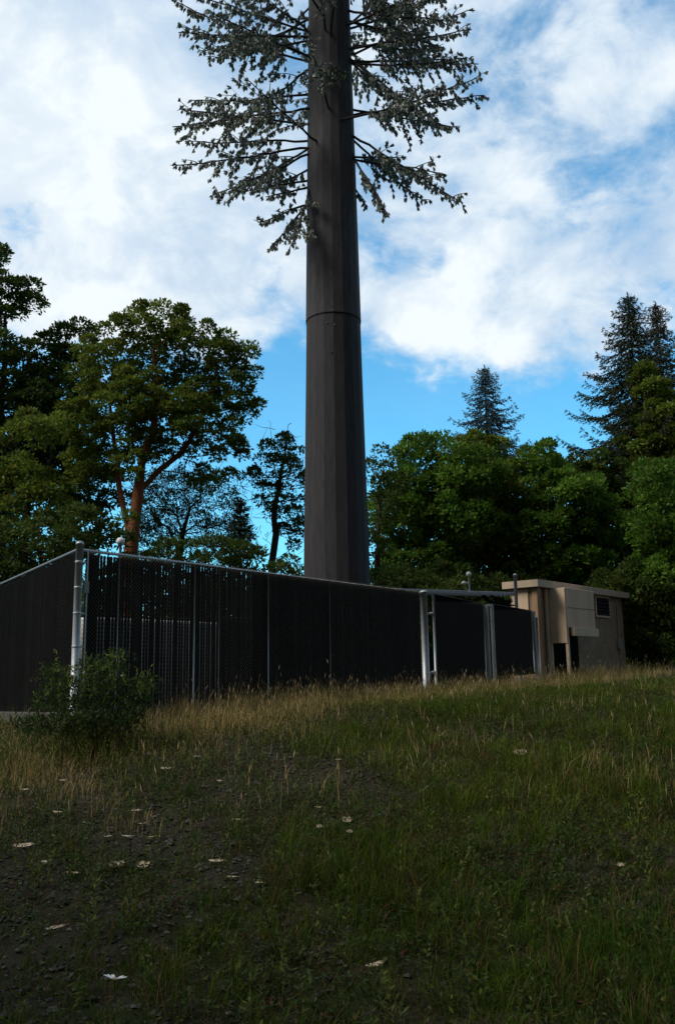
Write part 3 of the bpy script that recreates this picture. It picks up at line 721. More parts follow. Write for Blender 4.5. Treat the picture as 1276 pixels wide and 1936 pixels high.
# the big madrone left of the tower
broadleaf('madrone_tree', 'round crowned tree with an orange red trunk behind the fence corner', 'tree', [(243, 1330), (248, 1040), (256, 980), (262, 930), (268, 880)], 25.5,
    [(290, 625, 90, 48, 1.2, 0), (395, 665, 60, 48, 1.0, 0), (205, 700, 62, 70, 1.1, .3), (290, 740, 80, 70, 1.2, .6), (370, 740, 70, 60, 1.0, .8), (447, 745, 36, 60, .9, .2), (425, 830, 50, 48, .9, .2), (225, 830, 70, 55, 1.1, .3), (320, 820, 70, 50, .9, .2), (255, 880, 45, 32, .5, -.6), (250, 760, 60, 60, .8, -.8), (360, 780, 55, 50, .8, -.8), (170, 880, 55, 40, 1.0, .3), (472, 688, 20, 32, .5, 0), (486, 755, 11, 20, .3, 0), (400, 905, 40, 25, .7, .3), (150, 800, 50, 50, 1, 0)],
    spacing=.43, rad=(.20, .37), nper=215, Ls=.120, wr=.55, cols=GR, barkm='madrone', r0=.21, seed=3, twigs=0,
    limbs_px=[[(250, 1010, 0), (236, 960, .1), (225, 900, .2), (215, 830, .3), (205, 740, .2)], [(262, 930, 0), (300, 890, .3), (340, 860, .4), (375, 800, -.2), (400, 740, 0), (410, 690, 0)], [(268, 880, 0), (290, 820, -.1), (300, 740, 0), (290, 660, 0)],])
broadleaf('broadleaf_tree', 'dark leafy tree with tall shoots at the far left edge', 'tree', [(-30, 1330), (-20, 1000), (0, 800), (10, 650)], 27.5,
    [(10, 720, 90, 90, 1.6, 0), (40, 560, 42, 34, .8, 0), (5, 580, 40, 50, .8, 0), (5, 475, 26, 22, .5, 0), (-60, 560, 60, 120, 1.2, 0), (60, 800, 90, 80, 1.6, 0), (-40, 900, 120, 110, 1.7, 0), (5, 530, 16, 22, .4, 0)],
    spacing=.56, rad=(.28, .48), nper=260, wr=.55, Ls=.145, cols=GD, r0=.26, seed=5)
broadleaf('broadleaf_tree', 'dense dark tree between the left edge and the orange trunked tree', 'tree', [(120, 1330), (125, 1000), (130, 800), (135, 720)], 29.0,
    [(130, 650, 48, 42, 1.0, 0), (120, 740, 75, 80, 1.5, 0), (90, 850, 90, 85, 1.6, 0), (160, 930, 80, 55, 1.3, 0), (170, 615, 18, 22, .4, 0)],
    spacing=.56, rad=(.28, .48), nper=260, wr=.55, Ls=.145, cols=GD, r0=.22, seed=6)
broadleaf('broadleaf_tree', 'low bright green tree in front of the dark ones at the left', 'tree', [(40, 1330), (45, 1100), (50, 1000), (55, 950)], 23.0,
    [(70, 820, 50, 40, .9, 0), (35, 900, 55, 50, 1.0, 0), (20, 980, 80, 70, 1.1, 0), (90, 960, 55, 60, 1.0, 0), (30, 1050, 90, 60, 1.0, 0), (110, 1040, 70, 50, 1.0, 0)],
    spacing=.5, rad=(.25, .42), nper=210, wr=.55, Ls=.13, cols=GR, r0=.15, seed=7)
broadleaf('slender_tree', 'slender bent tree close to the left side of the tower', 'tree', [(515, 1330), (515, 1060), (522, 1010), (518, 980), (528, 920), (535, 870)], 27.0,
    [(540, 850, 42, 30, .8, 0), (500, 895, 38, 30, .8, 0), (560, 910, 40, 50, .8, 0), (520, 945, 38, 38, .7, 0), (555, 990, 35, 45, .7, 0), (470, 900, 14, 14, .4, 0)],
    spacing=.42, rad=(.17, .32), nper=150, wr=.5, Ls=.115, cols=GD, r0=.11, seed=8, twigs=60)
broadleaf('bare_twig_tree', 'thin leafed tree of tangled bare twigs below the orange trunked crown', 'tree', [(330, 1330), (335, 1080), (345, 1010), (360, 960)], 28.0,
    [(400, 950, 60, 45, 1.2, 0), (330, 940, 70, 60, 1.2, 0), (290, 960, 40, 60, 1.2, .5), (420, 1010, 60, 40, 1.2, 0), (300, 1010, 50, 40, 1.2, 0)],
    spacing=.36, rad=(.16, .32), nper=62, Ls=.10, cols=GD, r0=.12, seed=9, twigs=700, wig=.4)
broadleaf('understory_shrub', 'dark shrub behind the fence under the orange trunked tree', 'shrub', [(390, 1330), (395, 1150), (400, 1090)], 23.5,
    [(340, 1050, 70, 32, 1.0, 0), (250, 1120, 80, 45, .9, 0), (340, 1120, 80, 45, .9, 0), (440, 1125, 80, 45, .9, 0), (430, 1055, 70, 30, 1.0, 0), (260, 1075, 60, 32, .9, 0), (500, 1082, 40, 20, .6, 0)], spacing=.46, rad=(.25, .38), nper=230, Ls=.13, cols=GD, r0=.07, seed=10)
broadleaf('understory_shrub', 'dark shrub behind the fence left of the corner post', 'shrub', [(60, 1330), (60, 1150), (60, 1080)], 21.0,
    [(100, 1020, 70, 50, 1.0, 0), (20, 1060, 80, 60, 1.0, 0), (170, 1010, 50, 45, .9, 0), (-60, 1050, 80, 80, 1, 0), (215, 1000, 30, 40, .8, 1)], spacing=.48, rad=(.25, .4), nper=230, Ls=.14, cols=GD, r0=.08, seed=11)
broadleaf('understory_shrub', 'dark shrub with sky gaps between the slender tree and the tower', 'shrub', [(545, 1330), (545, 1150), (545, 1090)], 24.5,
    [(548, 1070, 30, 22, .7, 0)], spacing=.44, rad=(.22, .36), nper=160, Ls=.12, cols=GD, r0=.06, seed=12)
# right of the tower
RT = [
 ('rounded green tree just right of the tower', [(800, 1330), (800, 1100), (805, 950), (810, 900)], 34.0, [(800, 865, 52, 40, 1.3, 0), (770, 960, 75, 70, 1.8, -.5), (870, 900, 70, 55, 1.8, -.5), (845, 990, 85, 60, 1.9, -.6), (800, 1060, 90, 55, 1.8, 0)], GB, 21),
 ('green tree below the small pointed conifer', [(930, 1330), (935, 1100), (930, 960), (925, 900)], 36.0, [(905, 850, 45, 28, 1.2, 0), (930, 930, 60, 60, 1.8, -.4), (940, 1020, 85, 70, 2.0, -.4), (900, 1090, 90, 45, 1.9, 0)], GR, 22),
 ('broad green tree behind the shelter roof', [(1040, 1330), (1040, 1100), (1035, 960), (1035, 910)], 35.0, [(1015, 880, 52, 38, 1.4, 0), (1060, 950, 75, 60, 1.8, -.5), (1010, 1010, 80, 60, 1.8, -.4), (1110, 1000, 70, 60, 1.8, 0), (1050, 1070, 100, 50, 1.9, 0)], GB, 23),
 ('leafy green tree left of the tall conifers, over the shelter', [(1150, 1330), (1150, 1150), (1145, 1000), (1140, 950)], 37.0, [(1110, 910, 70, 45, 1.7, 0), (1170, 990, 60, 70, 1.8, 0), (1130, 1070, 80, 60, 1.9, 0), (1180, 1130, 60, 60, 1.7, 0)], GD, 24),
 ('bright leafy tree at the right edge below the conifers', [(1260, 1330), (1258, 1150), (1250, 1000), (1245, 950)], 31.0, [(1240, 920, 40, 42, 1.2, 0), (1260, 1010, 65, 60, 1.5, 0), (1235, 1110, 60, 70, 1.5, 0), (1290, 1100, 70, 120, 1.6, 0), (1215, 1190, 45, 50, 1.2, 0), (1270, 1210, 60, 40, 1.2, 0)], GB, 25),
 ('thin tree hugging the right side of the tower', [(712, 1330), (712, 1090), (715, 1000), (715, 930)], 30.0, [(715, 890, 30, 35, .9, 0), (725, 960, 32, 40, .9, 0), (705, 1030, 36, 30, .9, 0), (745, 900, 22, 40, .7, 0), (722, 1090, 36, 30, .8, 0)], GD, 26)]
for lab, tp, D, bl, cols, sd in RT:
    thin = 'thin' in lab
    broadleaf('broadleaf_tree', lab, 'tree', tp, D, bl, spacing=.5 if thin else .54, rad=(.18, .4) if thin else (.22, .60), flat=.9, nper=150 if thin else 270, wr=.55, Ls=.13 if thin else .165, cols=cols, r0=.12 if thin else .2, seed=sd, group='broadleaf trees behind the compound')
for px, D, lab, sd in ((770, 27.5, 'dark shrub right of the tower base behind the cable bridge', 31), (870, 30.0, 'dark shrub behind the dome antenna on the bridge', 32), (980, 33.5, 'dark shrub behind the shelter roof', 33), (1210, 30.5, 'leafy shrub at the right corner of the shelter', 34)):
    broadleaf('understory_shrub', lab, 'shrub', [(px, 1330), (px, 1200), (px, 1150)], D, [(px - 25, 1120, 62, 50, 1.2, 0), (px + 35, 1150, 60, 60, 1.2, 0), (px, 1210, 75, 45, 1.2, 0)],
        spacing=.52, rad=(.3, .48), nper=240, Ls=.17, cols=GD, r0=.08, seed=sd, group='shrubs along the edge of the wood')

def conifer(name, label, top_px, D, Hc, Lmax, seed, cols, low=.1, power=.85, dens=1.0, droop=.30, group=None, side_bias=None):
    rg = np.random.default_rng(seed); top = P(top_px[0], top_px[1], D); bz_ = float(H(top[0], top[1])); Ht = top[2] - bz_
    e = empty(name, (top[0], top[1], bz_), label, 'tree', group); g = G(); gc = G()
    base = np.array([top[0], top[1], bz_ - .1]); m = 14; q = np.linspace(0, 1, m)[:, None]
    g.tube(base + (top - base) * q + rg.normal(0, .02, (m, 3)) * q * (1 - q) * 4, .010 + (Ht * .011) * (1 - q[:, 0]) ** .9, 8, 0)
    cb, cd, cn, cc, cL = [], [], [], [], []
    z = .985; 
    while z > low:
        drop = (1 - z) * Ht; Lb = min(Lmax, .07 + drop * Hc) 
        nb = 6 + int(rg.random() * 3)
        a0 = rg.random() * 6.28
        for b in range(nb):
            L = Lb * rg.uniform(.55, 1.12)
            if rg.random() < .13: L *= .4
            a = a0 + b * 6.28 / nb + rg.normal(0, .25); dx = np.array([math.cos(a), math.sin(a), 0])
            if side_bias is not None: L *= 1 + side_bias * max(0, -dx[0]) * rg.uniform(0, 1)
            p0 = base + (top - base) * z; m = 7; q = np.linspace(0, 1, m)[:, None]; rise = (.30 if drop < 1.2 else .06) * L
            dip = droop * L * min(1, drop / 2.5)
            pts = p0 + dx * L * q + UP * (rise * q - dip * np.sin(q * math.pi * .75) * 1.3) + rg.normal(0, .02, (m, 3)) * L * .3 * q
            g.tube(pts, np.linspace(.010 + .010 * L, .004, m), 4, 0, cap=False)
            side = np.array([-dx[1], dx[0], 0]); nt_ = max(4, int(L / .12 * dens))
            for s in range(nt_):
                f = (s + rg.random()) / nt_
                if f < .12 and L > 1: continue
                p = np.array([np.interp(f, q[:, 0], pts[:, k]) for k in range(3)]); tl = (.16 + .33 * L * (1.05 - f) * .5) * rg.uniform(.6, 1.2) * min(1, .25 + drop * .45); tl = min(tl, .95)
                sg = 1 if s % 2 else -1; dr = dx * .75 + side * sg * rg.uniform(.45, 1.0) + UP * rg.uniform(-.40, .0); dr /= np.linalg.norm(dr)
                nn = max(4, int(tl / .016)); fq = rg.random((nn, 1)); pp = p + dr * tl * fq - UP * fq ** 2 * tl * .22
                cb.append(pp); cd.append(dr + rg.normal(0, .38, (nn, 3)) + UP * rg.uniform(-.35, .12, (nn, 1))); cn.append(UP + rg.normal(0, .5, (nn, 3)))
                tone = rg.uniform(.65, 1.3); mx = rg.random(); cc.append(np.tile((np.array(cols[0]) * (1 - mx) + np.array(cols[1]) * mx) * tone, (nn, 1)) * rg.uniform(.8, 1.2, (nn, 1)))
            nn = 6; tipd = pts[-1] - pts[-2]; cb.append(pts[-1] + rg.normal(0, .03, (nn, 3))); cd.append(np.tile(tipd / np.linalg.norm(tipd), (nn, 1)) + rg.normal(0, .3, (nn, 3))); cn.append(rg.normal(0, 1, (nn, 3))); cc.append(np.tile(cols[1], (nn, 1)))
        z -= (rg.uniform(.24, .36) if drop > 1.5 else .16) / Ht / max(.75, dens ** .5)
    for f in np.linspace(0, 1, 24): # leader
        cb.append(top - UP * f * 1.2 + rg.normal(0, .01, (4, 3))); cd.append(rg.normal(0, .35, (4, 3)) + UP * .9); cn.append(rg.normal(0, 1, (4, 3))); cc.append(np.tile(cols[0], (4, 1)))
    g.build('trunk', M['bark'], e); cb = np.concatenate(cb); n = len(cb)
    gc.leaves(cb, np.concatenate(cd), np.concatenate(cn), rg.uniform(.09, .17, n), .042, np.concatenate(cc), 0); gc.build('crown', M['needle'], e)
CG = [(.050, .072, .040), (.085, .105, .062)]; CB = [(.07, .105, .115), (.12, .155, .175)]; CP = [(.10, .10, .08), (.14, .135, .11)]
conifer('conifer_tree', 'small pointed blue grey conifer rising alone above the green trees', (915, 692), 50.0, .72, 3.8, 41, CB, low=.42, dens=1.3, group='conifers behind the compound')
conifer('conifer_tree', 'tallest conifer with ragged drooping branches near the right edge', (1186, 556), 40.0, .58, 2.9, 42, CG, low=.18, group='conifers behind the compound', side_bias=.35, dens=1.5)
conifer('conifer_tree', 'slightly lower conifer at the right edge beside the tallest one', (1238, 572), 43.0, .55, 2.8, 43, CP, low=.18, dens=1.4, group='conifers behind the compound')
conifer('young_conifer', 'thin young conifer below the bare twigs left of the slender tree', (455, 948), 25.5, .30, 1.0, 44, CG, low=.12, dens=.8)
broadleaf('broadleaf_tree', 'full dark green tree covering the lower part of the right conifers', 'tree', [(1240, 1330), (1240, 1100), (1240, 900), (1235, 780)], 38.5, [(1225, 720, 30, 40, 1.2, 0), (1255, 800, 50, 55, 1.5, 0), (1215, 860, 45, 50, 1.5, 0), (1270, 880, 60, 60, 1.6, 0)],
    spacing=.62, rad=(.34, .55), nper=340, wr=.55, Ls=.165, cols=GR, r0=.22, seed=45, group='broadleaf trees behind the compound')

# unseen trees added around the viewpoint to keep the near slope in shade
for i, (x_, y_, hh) in enumerate([(-9.5, .5, 9.5), (-7, -6, 10.5), (0, -8, 10), (7.5, -6.5, 9.5), (11.5, -1, 9)]):
    rg = np.random.default_rng(500 + i); z_ = float(H(x_, y_)); e = empty('broadleaf_tree', (x_, y_, z_), ['dark leafy tree left of the near slope', 'tall dark tree behind the near slope on the left', 'tall dark tree straight behind the near slope', 'dark leafy tree behind the near slope on the right', 'dark leafy tree right of the near slope'][i], 'tree', 'trees of the wood edge behind the viewpoint')
    pts = np.array([x_, y_, z_ + hh * .62]) + in_unit(rg, 110) * rg.uniform(.3, 1, (110, 1)) ** .5 * np.array([3.6, 3.6, hh * .36])
    path = [np.array([x_, y_, z_ - .1]) + UP * q_ for q_ in np.arange(0, hh * .6, .5)]
    g = G(); grow(g, path, pts, .012, rg, rmax=.22, seg=.6); g.build('trunk', M['bark'], e)
    g = G(); clump_leaves(g, pts, rg.uniform(.7, 1.0, len(pts)), 260, .24, GD, rg); g.build('crown', M['leaf'], e)

# far wood behind it all: closes the gaps at eye level
def far_wood():
    rg = np.random.default_rng(77); g = G(); n = 1900
    x = rg.uniform(-75, 75, n); y = rg.uniform(62, 85, n); h = 7.2 * rg.random(n) ** 1.6 * (1 + .15 * vnoise(x * .2, y * .1))
    c = np.stack([x, y, H(x, y) + h], 1); clump_leaves(g, c, rg.uniform(1.0, 1.8, n), 150, .55, GD, rg, flat=.8)
    tag(g.build('distant_woods', M['leaf']), 'dark far off wood closing the view behind all the trees', 'woods', kind='stuff')
far_wood()

# ------------------------------------------------------------------ bush by the fence corner
bushc = P(185, 1390, 10.2)
def bush():
    rg = np.random.default_rng(50); bx, by = bushc[0], bushc[1]; bz_ = float(H(bx, by)); e = empty('flowering_bush', (bx, by, bz_), 'low leafy bush with pale flowers in front of the fence corner post', 'bush')
    D = by; pts = blob_points([(190, 1290, 58, 40, .4, 0), (245, 1318, 50, 38, .35, .1), (115, 1320, 40, 40, .4, -.1), (170, 1355, 110, 36, .5, -.1), (98, 1285, 16, 22, .2, 0), (225, 1262, 16, 20, .2, 0), (70, 1375, 45, 22, .3, -.2)], D, rg, .13)
    pts = pts[pts[:, 2] > bz_ + .05]; root = np.array([bx, by, bz_ - .03]); g = G()
    grow(g, [root, root + UP * .1, root + UP * .2], pts, .0025, rg, wig=.3, seg=.12, rmax=.02, k=5); g.build('stems', M['bark'], e)
    g = G(); hi = np.clip((pts[:, 2] - bz_) / .9, 0, 1)
    clump_leaves(g, pts, rg.uniform(.08, .17, len(pts)), 62, .052, [(.016, .034, .009), (.045, .075, .016), (.12, .14, .03)], rg, wr=.35, up=1.0)
    sh_ = pts[hi > .6]
    for p in sh_[:110]:
        m = 14; q = np.linspace(0, 1, m)[:, None]; pp = p + UP * rg.uniform(.06, .18) * q + rg.normal(0, .05, 3) * q + rg.normal(0, .02, 3) * q
        g.leaves(pp, rg.normal(0, .7, (m, 3)) + UP * .7, rg.normal(0, 1, (m, 3)), .045, .014, np.tile([.17, .22, .04], (m, 1)))
    g.build('leaves', M['leaf'], e)
    for k_ in range(9):
        p = pts[rg.integers(len(pts))] + np.array([0, -.12, .08]); g = G(); g.leaves(np.tile(p, (6, 1)), rg.normal(0, 1, (6, 3)) + np.array([0, -.6, .6]), rg.normal(0, 1, (6, 3)), .022, .016, np.ones((6, 3)) * .6); g.build('flower', M['leaf'], e)
bush()

# ------------------------------------------------------------------ grass, weeds, gravel
def blades(g, x, y, h, w, lean, col, rg, sink=.01):
    n = len(x); z = H(x, y) - sink; a = rg.uniform(0, 2 * math.pi, n); dirx, diry = np.cos(a), np.sin(a); b = a + rg.normal(1.57, .5, n); wx, wy = np.cos(b) * w * .5, np.sin(b) * w * .5
    l1 = lean * h * .35; l2 = lean * h
    v = np.stack([np.stack([x - wx, y - wy, z], 1), np.stack([x + wx, y + wy, z], 1),
                  np.stack([x + wx * .75 + dirx * l1, y + wy * .75 + diry * l1, z + h * .55], 1), np.stack([x - wx * .75 + dirx * l1, y - wy * .75 + diry * l1, z + h * .55], 1),
                  np.stack([x + dirx * l2, y + diry * l2, z + h * (1 - .25 * np.clip(lean, 0, 1))], 1)], 1).reshape(-1, 3)
    base = np.arange(n)[:, None] * 5; c = np.repeat(col, 5, 0)
    nb = g.n; g.add(v, base + np.array([[0, 1, 2, 3]]), 0, c); g.f.append((base + np.array([[3, 2, 4]]) + nb, 0, False))
def scatter(n, y0, y1, rg, pw=1.0, half=.46, pad=.8):
    y = y0 + (y1 - y0) * rg.random(n) ** pw; x = rg.uniform(-1, 1, n) * (y * half + pad); return x, y
def inside_compound(x, y):
    d1 = (x - A[0]) * toward(FU)[0] + (y - A[1]) * toward(FU)[1]; d2 = (x - A[0]) * toward(LU)[0] + (y - A[1]) * toward(LU)[1]
    d3 = (x - Bp[0]) * toward(GU)[0] + (y - Bp[1]) * toward(GU)[1] - .05 * 0
    return (d1 < .04) & (d2 < .04) & (d3 < .04)
def tint(rg, n, a, b, lo=.7, hi=1.3):
    t = rg.random((n, 1)); return (np.array(a) * (1 - t) + np.array(b) * t) * rg.uniform(lo, hi, (n, 1))
def grass():
    rg = np.random.default_rng(60)
    # tall dry grass along the fence and the crest
    x, y = scatter(230000, 7.0, 26, rg, .9); dist = None
    f1 = -((x - A[0]) * -toward(FU)[0] + (y - A[1]) * -toward(FU)[1])       # metres in front of the fence line
    crest = np.exp(-((f1 - 1.0) / 1.7) ** 2); left = sst(-2, -6, x) * 0
    dens = np.clip(crest + .10 + .22 * vnoise(x * 1.5, y * 1.5, 3), 0, 1) * (1 - .35 * sst(-2.6, -4.6, x)) * np.where(x > 3.0, np.clip(.55 + .3 * vnoise(x, y, 9), 0, 1), 1)
    k = (rg.random(len(x)) < dens) & ~inside_compound(x, y) & (x < 11); x, y = x[k], y[k]; f1 = f1[k]; n = len(x)
    tall = np.clip(.6 + .5 * vnoise(x * 2.1, y * 2.3, 5), .25, 1.1)
    h = rg.uniform(.18, .62, n) * tall; h = np.where(f1 > 2.4, h * .6, h) * (1 - .25 * sst(-1.5, -3.5, x))
    g = G(); c = tint(rg, n, (.25, .19, .07), (.46, .35, .155), .6, 1.25); gm = (vnoise(x * .9, y * .9, 12) + rg.normal(0, .35, n) > .25); c[gm] = tint(rg, int(gm.sum()), (.050, .065, .02), (.10, .11, .034))
    blades(g, x, y, h, rg.uniform(.003, .006, n), rg.uniform(.05, .7, n), c, rg)
    # seed heads on some
    s = rg.random(n) < .05; xs, ys, hs = x[s], y[s], h[s] * 1.25; m = len(xs)
    blades(g, xs, ys, hs, np.full(m, .0035), rg.uniform(.0, .25, m), tint(rg, m, (.25, .18, .10), (.34, .26, .15)), rg)
    p = np.stack([xs, ys, H(xs, ys) + hs * .8], 1); g.leaves(p, rg.normal(0, .25, (m, 3)) + UP, rg.normal(0, 1, (m, 3)), .09, .014, tint(rg, m, (.25, .18, .10), (.34, .26, .15)))
    tag(g.build('dry_grass', M['grass']), 'tall straw coloured grass along the foot of the fence and the crest', 'grass', kind='stuff')
    # green grass, mostly on the right, growing in tufts
    def dens_g(x, y):
        right = sst(-1.6, 1.0, x - .10 * (y - 6) + .9 * vnoise(x * .8, y * .8, 2)); near = sst(5.0, 3.0, y)
        return np.clip(.05 + .92 * np.maximum(right * sst(19, 11, y), near * .7) + .30 * vnoise(x * 2, y * 2, 7), .05, 1)
    tx, ty = scatter(30000, 1.6, 20, rg, .8, .46, 1.0); k = (rg.random(len(tx)) < dens_g(tx, ty)) & ~inside_compound(tx, ty); tx, ty = tx[k], ty[k]; nt = len(tx)
    per = 17; ox, oy = rg.normal(0, .032, nt * per), rg.normal(0, .032, nt * per); x = np.repeat(tx, per) + ox; y = np.repeat(ty, per) + oy; n = len(x)
    th_ = rg.uniform(.07, .26, nt) * np.clip(.8 + .6 * vnoise(tx * 1.3, ty * 1.5, 8), .3, 1.6); th_[rg.random(nt) < .05] *= 1.7
    h = np.repeat(th_, per) * rg.uniform(.55, 1.15, n)
    hue = np.clip(np.repeat(rg.normal(0, .18, nt) + .5 + .45 * vnoise(tx * .7, ty * .8, 13), per), 0, 1)[:, None]
    c = (np.array([.028, .070, .006]) * (1 - hue) + np.array([.092, .128, .014]) * hue) * np.repeat(rg.uniform(.55, 1.35, nt), per)[:, None] * rg.uniform(.7, 1.3, (n, 1))
    dead = np.repeat(rg.random(nt) < .13 + .12 * vnoise(tx, ty, 5), per) | (rg.random(n) < .07); c[dead] = tint(rg, int(dead.sum()), (.095, .065, .025), (.20, .145, .06), .45, 1.15)
    g = G(); blades(g, x, y, h, rg.uniform(.0022, .0050, n), rg.uniform(.1, 1.2, n), c, rg)
    # short thatch lying between the tufts
    x, y = scatter(120000, 1.6, 19, rg, .8, .46, 1.0); k = ~inside_compound(x, y) & (rg.random(len(x)) < .35 + .5 * dens_g(x, y)); x, y = x[k], y[k]; n = len(x)
    blades(g, x, y, rg.uniform(.02, .06, n), rg.uniform(.002, .004, n), rg.uniform(.8, 2.4, n), tint(rg, n, (.05, .045, .015), (.13, .10, .04), .4, 1.2), rg)
    tag(g.build('green_grass', M['grass']), 'dark green grass covering the right side of the slope', 'grass', kind='stuff')
    # low weeds and moss over the stony left part
    x, y = scatter(42000, 2.0, 17, rg, .75, .46, 1.0); k = (vnoise(x * 1.9, y * 2.1, 21) + rg.normal(0, .4, len(x)) > .10 - .35 * sst(-1.0, 1.5, x)) & ~inside_compound(x, y); x, y = x[k], y[k]; n = len(x); m = 9
    X = np.repeat(x, m) + rg.normal(0, .035, n * m); Y = np.repeat(y, m) + rg.normal(0, .035, n * m); p = np.stack([X, Y, H(X, Y) + rg.uniform(0, .07, n * m)], 1)
    d = rg.normal(0, 1, (n * m, 3)); d[:, 2] = np.abs(d[:, 2]) * .6; col = tint(rg, n * m, (.026, .044, .012), (.060, .080, .022), .6, 1.4); r = np.repeat(rg.random(n) < .14, m); col[r] = tint(rg, int(r.sum()), (.085, .035, .02), (.13, .075, .03), .5, 1.1)
    g = G(); g.leaves(p, d, UP + rg.normal(0, .4, (n * m, 3)), rg.uniform(.018, .05, n * m), rg.uniform(.008, .018, n * m), col); # leafy weed stalks
    wx, wy = scatter(1500, 2.5, 15, rg, .8, .44, .6); kk = ~inside_compound(wx, wy); wx, wy = wx[kk], wy[kk]; q_ = 16; nw = len(wx); hh_ = np.repeat(rg.uniform(.08, .30, nw), q_); fz = np.tile(np.linspace(.05, 1, q_), nw)
    bx_ = rg.normal(bushc[0] - .25, .65, 620); by_ = rg.normal(bushc[1] - .15, .35, 620); wx = np.concatenate([wx, bx_]); wy = np.concatenate([wy, by_]); nb2 = len(bx_)
    hh_ = np.concatenate([hh_, np.repeat(rg.uniform(.12, .42, nb2), q_)]); fz = np.concatenate([fz, np.tile(np.linspace(.05, 1, q_), nb2)]); nw = len(wx)
    pp = np.stack([np.repeat(wx, q_) + rg.normal(0, .006, nw * q_), np.repeat(wy, q_) + rg.normal(0, .006, nw * q_), H(np.repeat(wx, q_), np.repeat(wy, q_)) + hh_ * fz], 1)
    dd = rg.normal(0, 1, (nw * q_, 3)); dd[:, 2] = np.abs(dd[:, 2]) * .7 + .3; hu = np.repeat(rg.random(nw), q_)[:, None]
    g.leaves(pp, dd, UP + rg.normal(0, .4, (nw * q_, 3)), rg.uniform(.03, .07, nw * q_) * (1.15 - fz * .6), .014, (np.array([.04, .075, .012]) * (1 - hu) + np.array([.12, .13, .025]) * hu) * rg.uniform(.6, 1.3, (nw * q_, 1)))
    tag(g.build('ground_weeds', M['leaf']), 'low weeds and moss between the stones of the slope', 'weeds', kind='stuff')
    # gravel
    x, y = scatter(62000, 2.2, 16, rg, .75, .46, .8); k = (sst(1.6, -1.4, x - .10 * (y - 6) + .8 * vnoise(x, y, 2)) + .30 * (y > 8) > rg.random(len(x))) & ~inside_compound(x, y); x, y = x[k], y[k]; n = len(x)
    oct_ = np.array([[1, 0, 0], [0, 1, 0], [-1, 0, 0], [0, -1, 0], [0, 0, 1], [0, 0, -1.0]]); f = np.array([[0, 1, 4], [1, 2, 4], [2, 3, 4], [3, 0, 4], [1, 0, 5], [2, 1, 5], [3, 2, 5], [0, 3, 5]])
    s = .004 + .022 * rg.random(n) ** 2.2 * np.where(rg.random(n) < .04, 1.8, 1); v = oct_[None] * rg.uniform(.6, 1.3, (n, 6, 3)); a = rg.uniform(0, 6.28, n); ca, sa_ = np.cos(a)[:, None], np.sin(a)[:, None]
    vx = v[..., 0] * ca - v[..., 1] * sa_; vy = v[..., 0] * sa_ + v[..., 1] * ca; V = np.stack([vx + v[..., 2] * .3, vy, v[..., 2] * .6], -1) * s[:, None, None] + np.stack([x, y, H(x, y) + s * .3], 1)[:, None]
    g = G(); g.add(V.reshape(-1, 3), (f[None] + np.arange(n)[:, None, None] * 6).reshape(-1, 3), 0, np.repeat(tint(rg, n, (.022, .022, .021), (.085, .08, .076), .5, 1.3), 6, 0))
    tag(g.build('gravel', M['stone']), 'dark grey gravel scattered over the bare left side of the slope', 'gravel', kind='stuff')
grass()

# ------------------------------------------------------------------ fallen leaves, stones, daisy
def dry_leaf(px, py, L, w, ang, curl, label, group=None, lift=.012, tilt=0.0, seed=0):
    rg = np.random.default_rng(seed + int(px) * 7); c = ground_hit(px, py) + UP * (lift + .02); m = 8
    t = np.linspace(-1, 1, m); wd = np.sqrt(np.clip(1 - np.abs(t) ** 2.4, 0, 1)) * w * .5 + .0015; wd *= rg.uniform(.9, 1.1, m)
    v = []
    ca, sa_ = math.cos(ang), math.sin(ang)
    for i in range(m):
        for j, s in enumerate((-1, -.5, 0, .5, 1)):
            lx, ly = t[i] * L * .5, s * wd[i]; lz = curl * .6 * (s * s) * w * .5 + rg.uniform(-.2, .2) * w * s * t[i] * .3 + curl * .15 * (t[i] ** 2) * L * .5 + rg.normal(0, .0012)
            y2 = ly * math.cos(tilt) - lz * math.sin(tilt); z2 = ly * math.sin(tilt) + lz * math.cos(tilt)
            v.append([c[0] + lx * ca - y2 * sa_, c[1] + lx * sa_ + y2 * ca, c[2] + z2])
    v = np.array(v); nv = len(v); v2 = v - UP * .0012
    f = [[i * 5 + j, (i + 1) * 5 + j, (i + 1) * 5 + j + 1, i * 5 + j + 1] for i in range(m - 1) for j in range(4)]
    g = G(); g.add(np.concatenate([v, v2]), f + [[a + nv for a in q[::-1]] for q in f], 0, None, True)
    st = v[(m - 1) * 5 + 2]; g.tube([st, st + np.array([ca, sa_, .1]) * L * .16], .0012, 4, 0)
    tag(g.build('fallen_leaf', M['deadleaf']), label, 'leaf', group)
GL_ = 'pale dry leaves scattered on the slope'
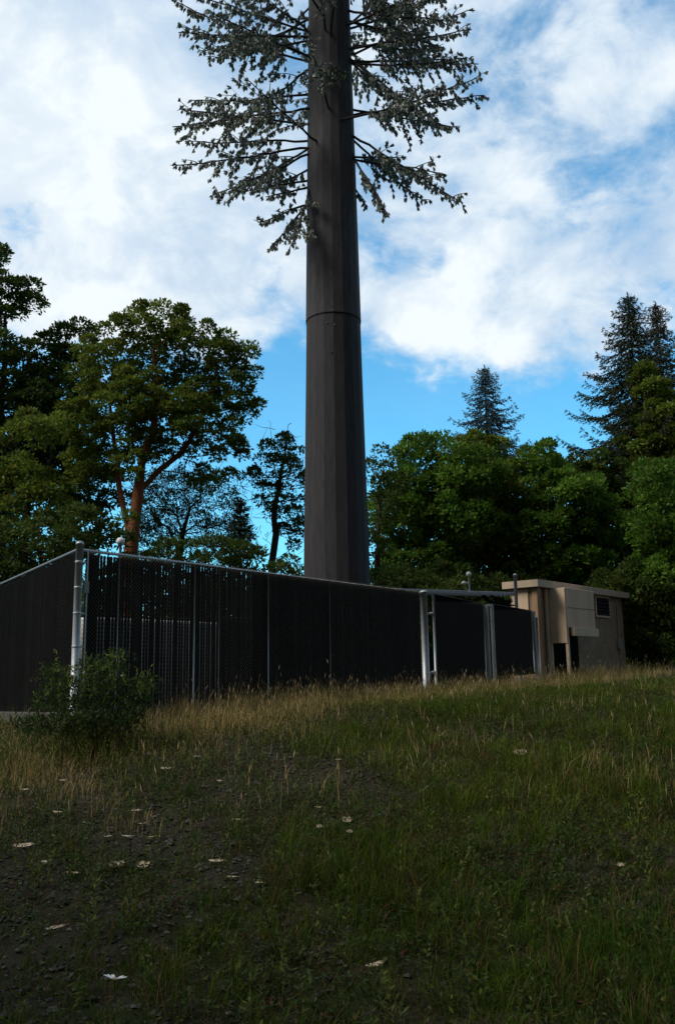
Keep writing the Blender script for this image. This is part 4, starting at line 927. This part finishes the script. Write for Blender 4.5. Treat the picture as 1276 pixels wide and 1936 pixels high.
big = [(622, 1628, .11, .060, 1.4, .5, 'broad pale dry leaf standing in the gravel, lowest of the middle cluster', 1.1),
 (655, 1559, .085, .06, .2, .25, 'flat oval pale leaf just above the largest leaf of the middle cluster', .5),
 (42, 1608, .16, .05, .35, .4, 'long cream dry leaf near the left edge of the slope', .3),
 (222, 1645, .12, .055, .1, .6, 'left one of two curled pale leaves lying side by side', .5),
 (271, 1646, .10, .055, -.1, .6, 'right one of two curled pale leaves lying side by side', .5),
 (103, 1767, .13, .026, .7, .5, 'long thin tan leaf low on the left of the slope', .2),
 (708, 1838, .13, .028, .7, .5, 'ragged yellowish leaf in the dark grass at the bottom centre', .2),
 (314, 1459, .12, .05, .1, .3, 'pale dry leaf at the lower edge of the straw grass', .3),
 (983, 1430, .15, .07, -.5, .5, 'large pale leaf caught upright in the grass on the right', .7),
 (660, 1581, .05, .035, .2, .3, 'small pale leaf between the flat oval leaf and the largest leaf', .4),
 (604, 1572, .06, .035, .3, .3, 'small curled leaf left of the flat oval leaf', .4),
 (1172, 1645, .06, .03, .1, .3, 'small whitish leaf alone in the grass at the right', .4)]
for i, (px, py, L, w, a, cu, lab, tl) in enumerate(big): dry_leaf(px, py, L, w, a, cu, lab, tilt=tl, seed=i)
for i, (px, py) in enumerate([(108, 1543), (258, 1540), (268, 1566), (119, 1482), (48, 1500), (415, 1483), (602, 1534), (448, 1558), (205, 1590), (240, 1589), (285, 1592), (85, 1638), (138, 1660), (409, 1637), (372, 1436), (640, 1443), (440, 1668), (590, 1685), (490, 1680)]):
    dry_leaf(px, py, random.uniform(.06, .11), random.uniform(.014, .028), random.uniform(-.6, .6), random.uniform(.2, .6), 'small pale dry leaf lying on the dark gravel of the left slope', GL_, tilt=random.uniform(0, .5), seed=50 + i)
# black stone with a pale broken edge on the crest
c = ground_hit(1018, 1310); c = P(1018, 1304, c[1]); cz = float(H(c[0], c[1])); e = empty('black_stone', (c[0], c[1], cz), 'black lump with a pale chip below it, on the crest in front of the shelter', 'stone')
def rock(g, c, r, sc, seed, k=10):
    rg = np.random.default_rng(seed); th = np.arange(k) * 2 * math.pi / k; pr = np.linspace(-1, 1, 7); rows = []
    for z in pr:
        rr = math.sqrt(max(0, 1 - z * z)) + .02; rows.append([[math.cos(t) * rr * rg.uniform(.85, 1.15), math.sin(t) * rr * rg.uniform(.85, 1.15), z * rg.uniform(.9, 1.05)] for t in th])
    v = np.array(rows) * r * np.array(sc) + np.asarray(c); i = np.arange(6)[:, None] * k; j = np.arange(k)[None]; j2 = (j + 1) % k
    b = g.n; g.add(v.reshape(-1, 3), np.stack([i + j, i + j2, i + k + j2, i + k + j], -1).reshape(-1, 4), 0, None, True); g.f.append((np.arange(k)[None, ::-1] + b, 0, False)); g.f.append((np.arange(k)[None] + b + 6 * k, 0, False))
g = G(); rock(g, [c[0], c[1], c[2] + .03], .065, (1, 1, .7), 3); g.build('lump', M['black'], e)
g = G(); rock(g, [c[0] - .02, c[1] - .05, c[2] - .045], .045, (1.1, .7, .45), 4); g.build('chip', M['white'], e)
for (px, py, r, lab, sd) in ((80, 1352, .16, 'mossy pale rock left of the bush', 9), (325, 1338, .13, 'half buried grey rock right of the bush', 10)):
    q = ground_hit(px, py + 8); g = G(); rock(g, q + UP * r * .3, r, (1.2, .8, .8), sd); tag(g.build('rock', M['concrete']), lab, 'rock')
# daisy in the foreground
def daisy(px, py, D, rpx, ypx, label, r=.038, tiltv=(.12, .22, 1.0)):
    hd = P(px, py, D); rb = P(rpx, ypx, D - .05); e = empty('daisy', (rb[0], rb[1], float(H(rb[0], rb[1]))), label, 'flower')
    b = np.array(e.location); q = np.linspace(0, 1, 8)[:, None]; pth = b + (hd - b) * q + np.array([.05, 0, .0]) * np.sin(q * math.pi); g = G(); g.tube(pth, .0016, 5); 
    st = g.build('stem', M['yolk'], e); st.data.materials[0] = mat('flower_stem', (.07, .09, .025), .8)
    nrm = np.array(tiltv) / np.linalg.norm(tiltv); a = np.cross(nrm, UP); a /= np.linalg.norm(a); b2 = np.cross(nrm, a)
    for k_ in range(13):
        t = k_ * 2 * math.pi / 13 + .1; dr = a * math.cos(t) + b2 * math.sin(t) + nrm * .42; dr /= np.linalg.norm(dr); w = np.cross(dr, nrm); g = G(); vs = []
        for s, ww in ((.22, .0022), (.5, .0048), (.8, .0056), (.95, .004), (1.0, .0015)):
            p = hd + dr * r * s - nrm * .004 * s * s; vs += [p - w * ww, p + w * ww]
        g.add(vs, [[2 * i, 2 * i + 1, 2 * i + 3, 2 * i + 2] for i in range(4)]); 
        if k_ in (4, 10): continue
        g.build('petal', M['petal'], e)
    g = G(); rock(g, hd + nrm * .003, .0085, (1, 1, .6), 2, 8); g.build('flower_centre', M['yolk'], e)
daisy(217, 1853, 2.75, 160, 1940, 'white daisy nodding over the grass at the bottom left')
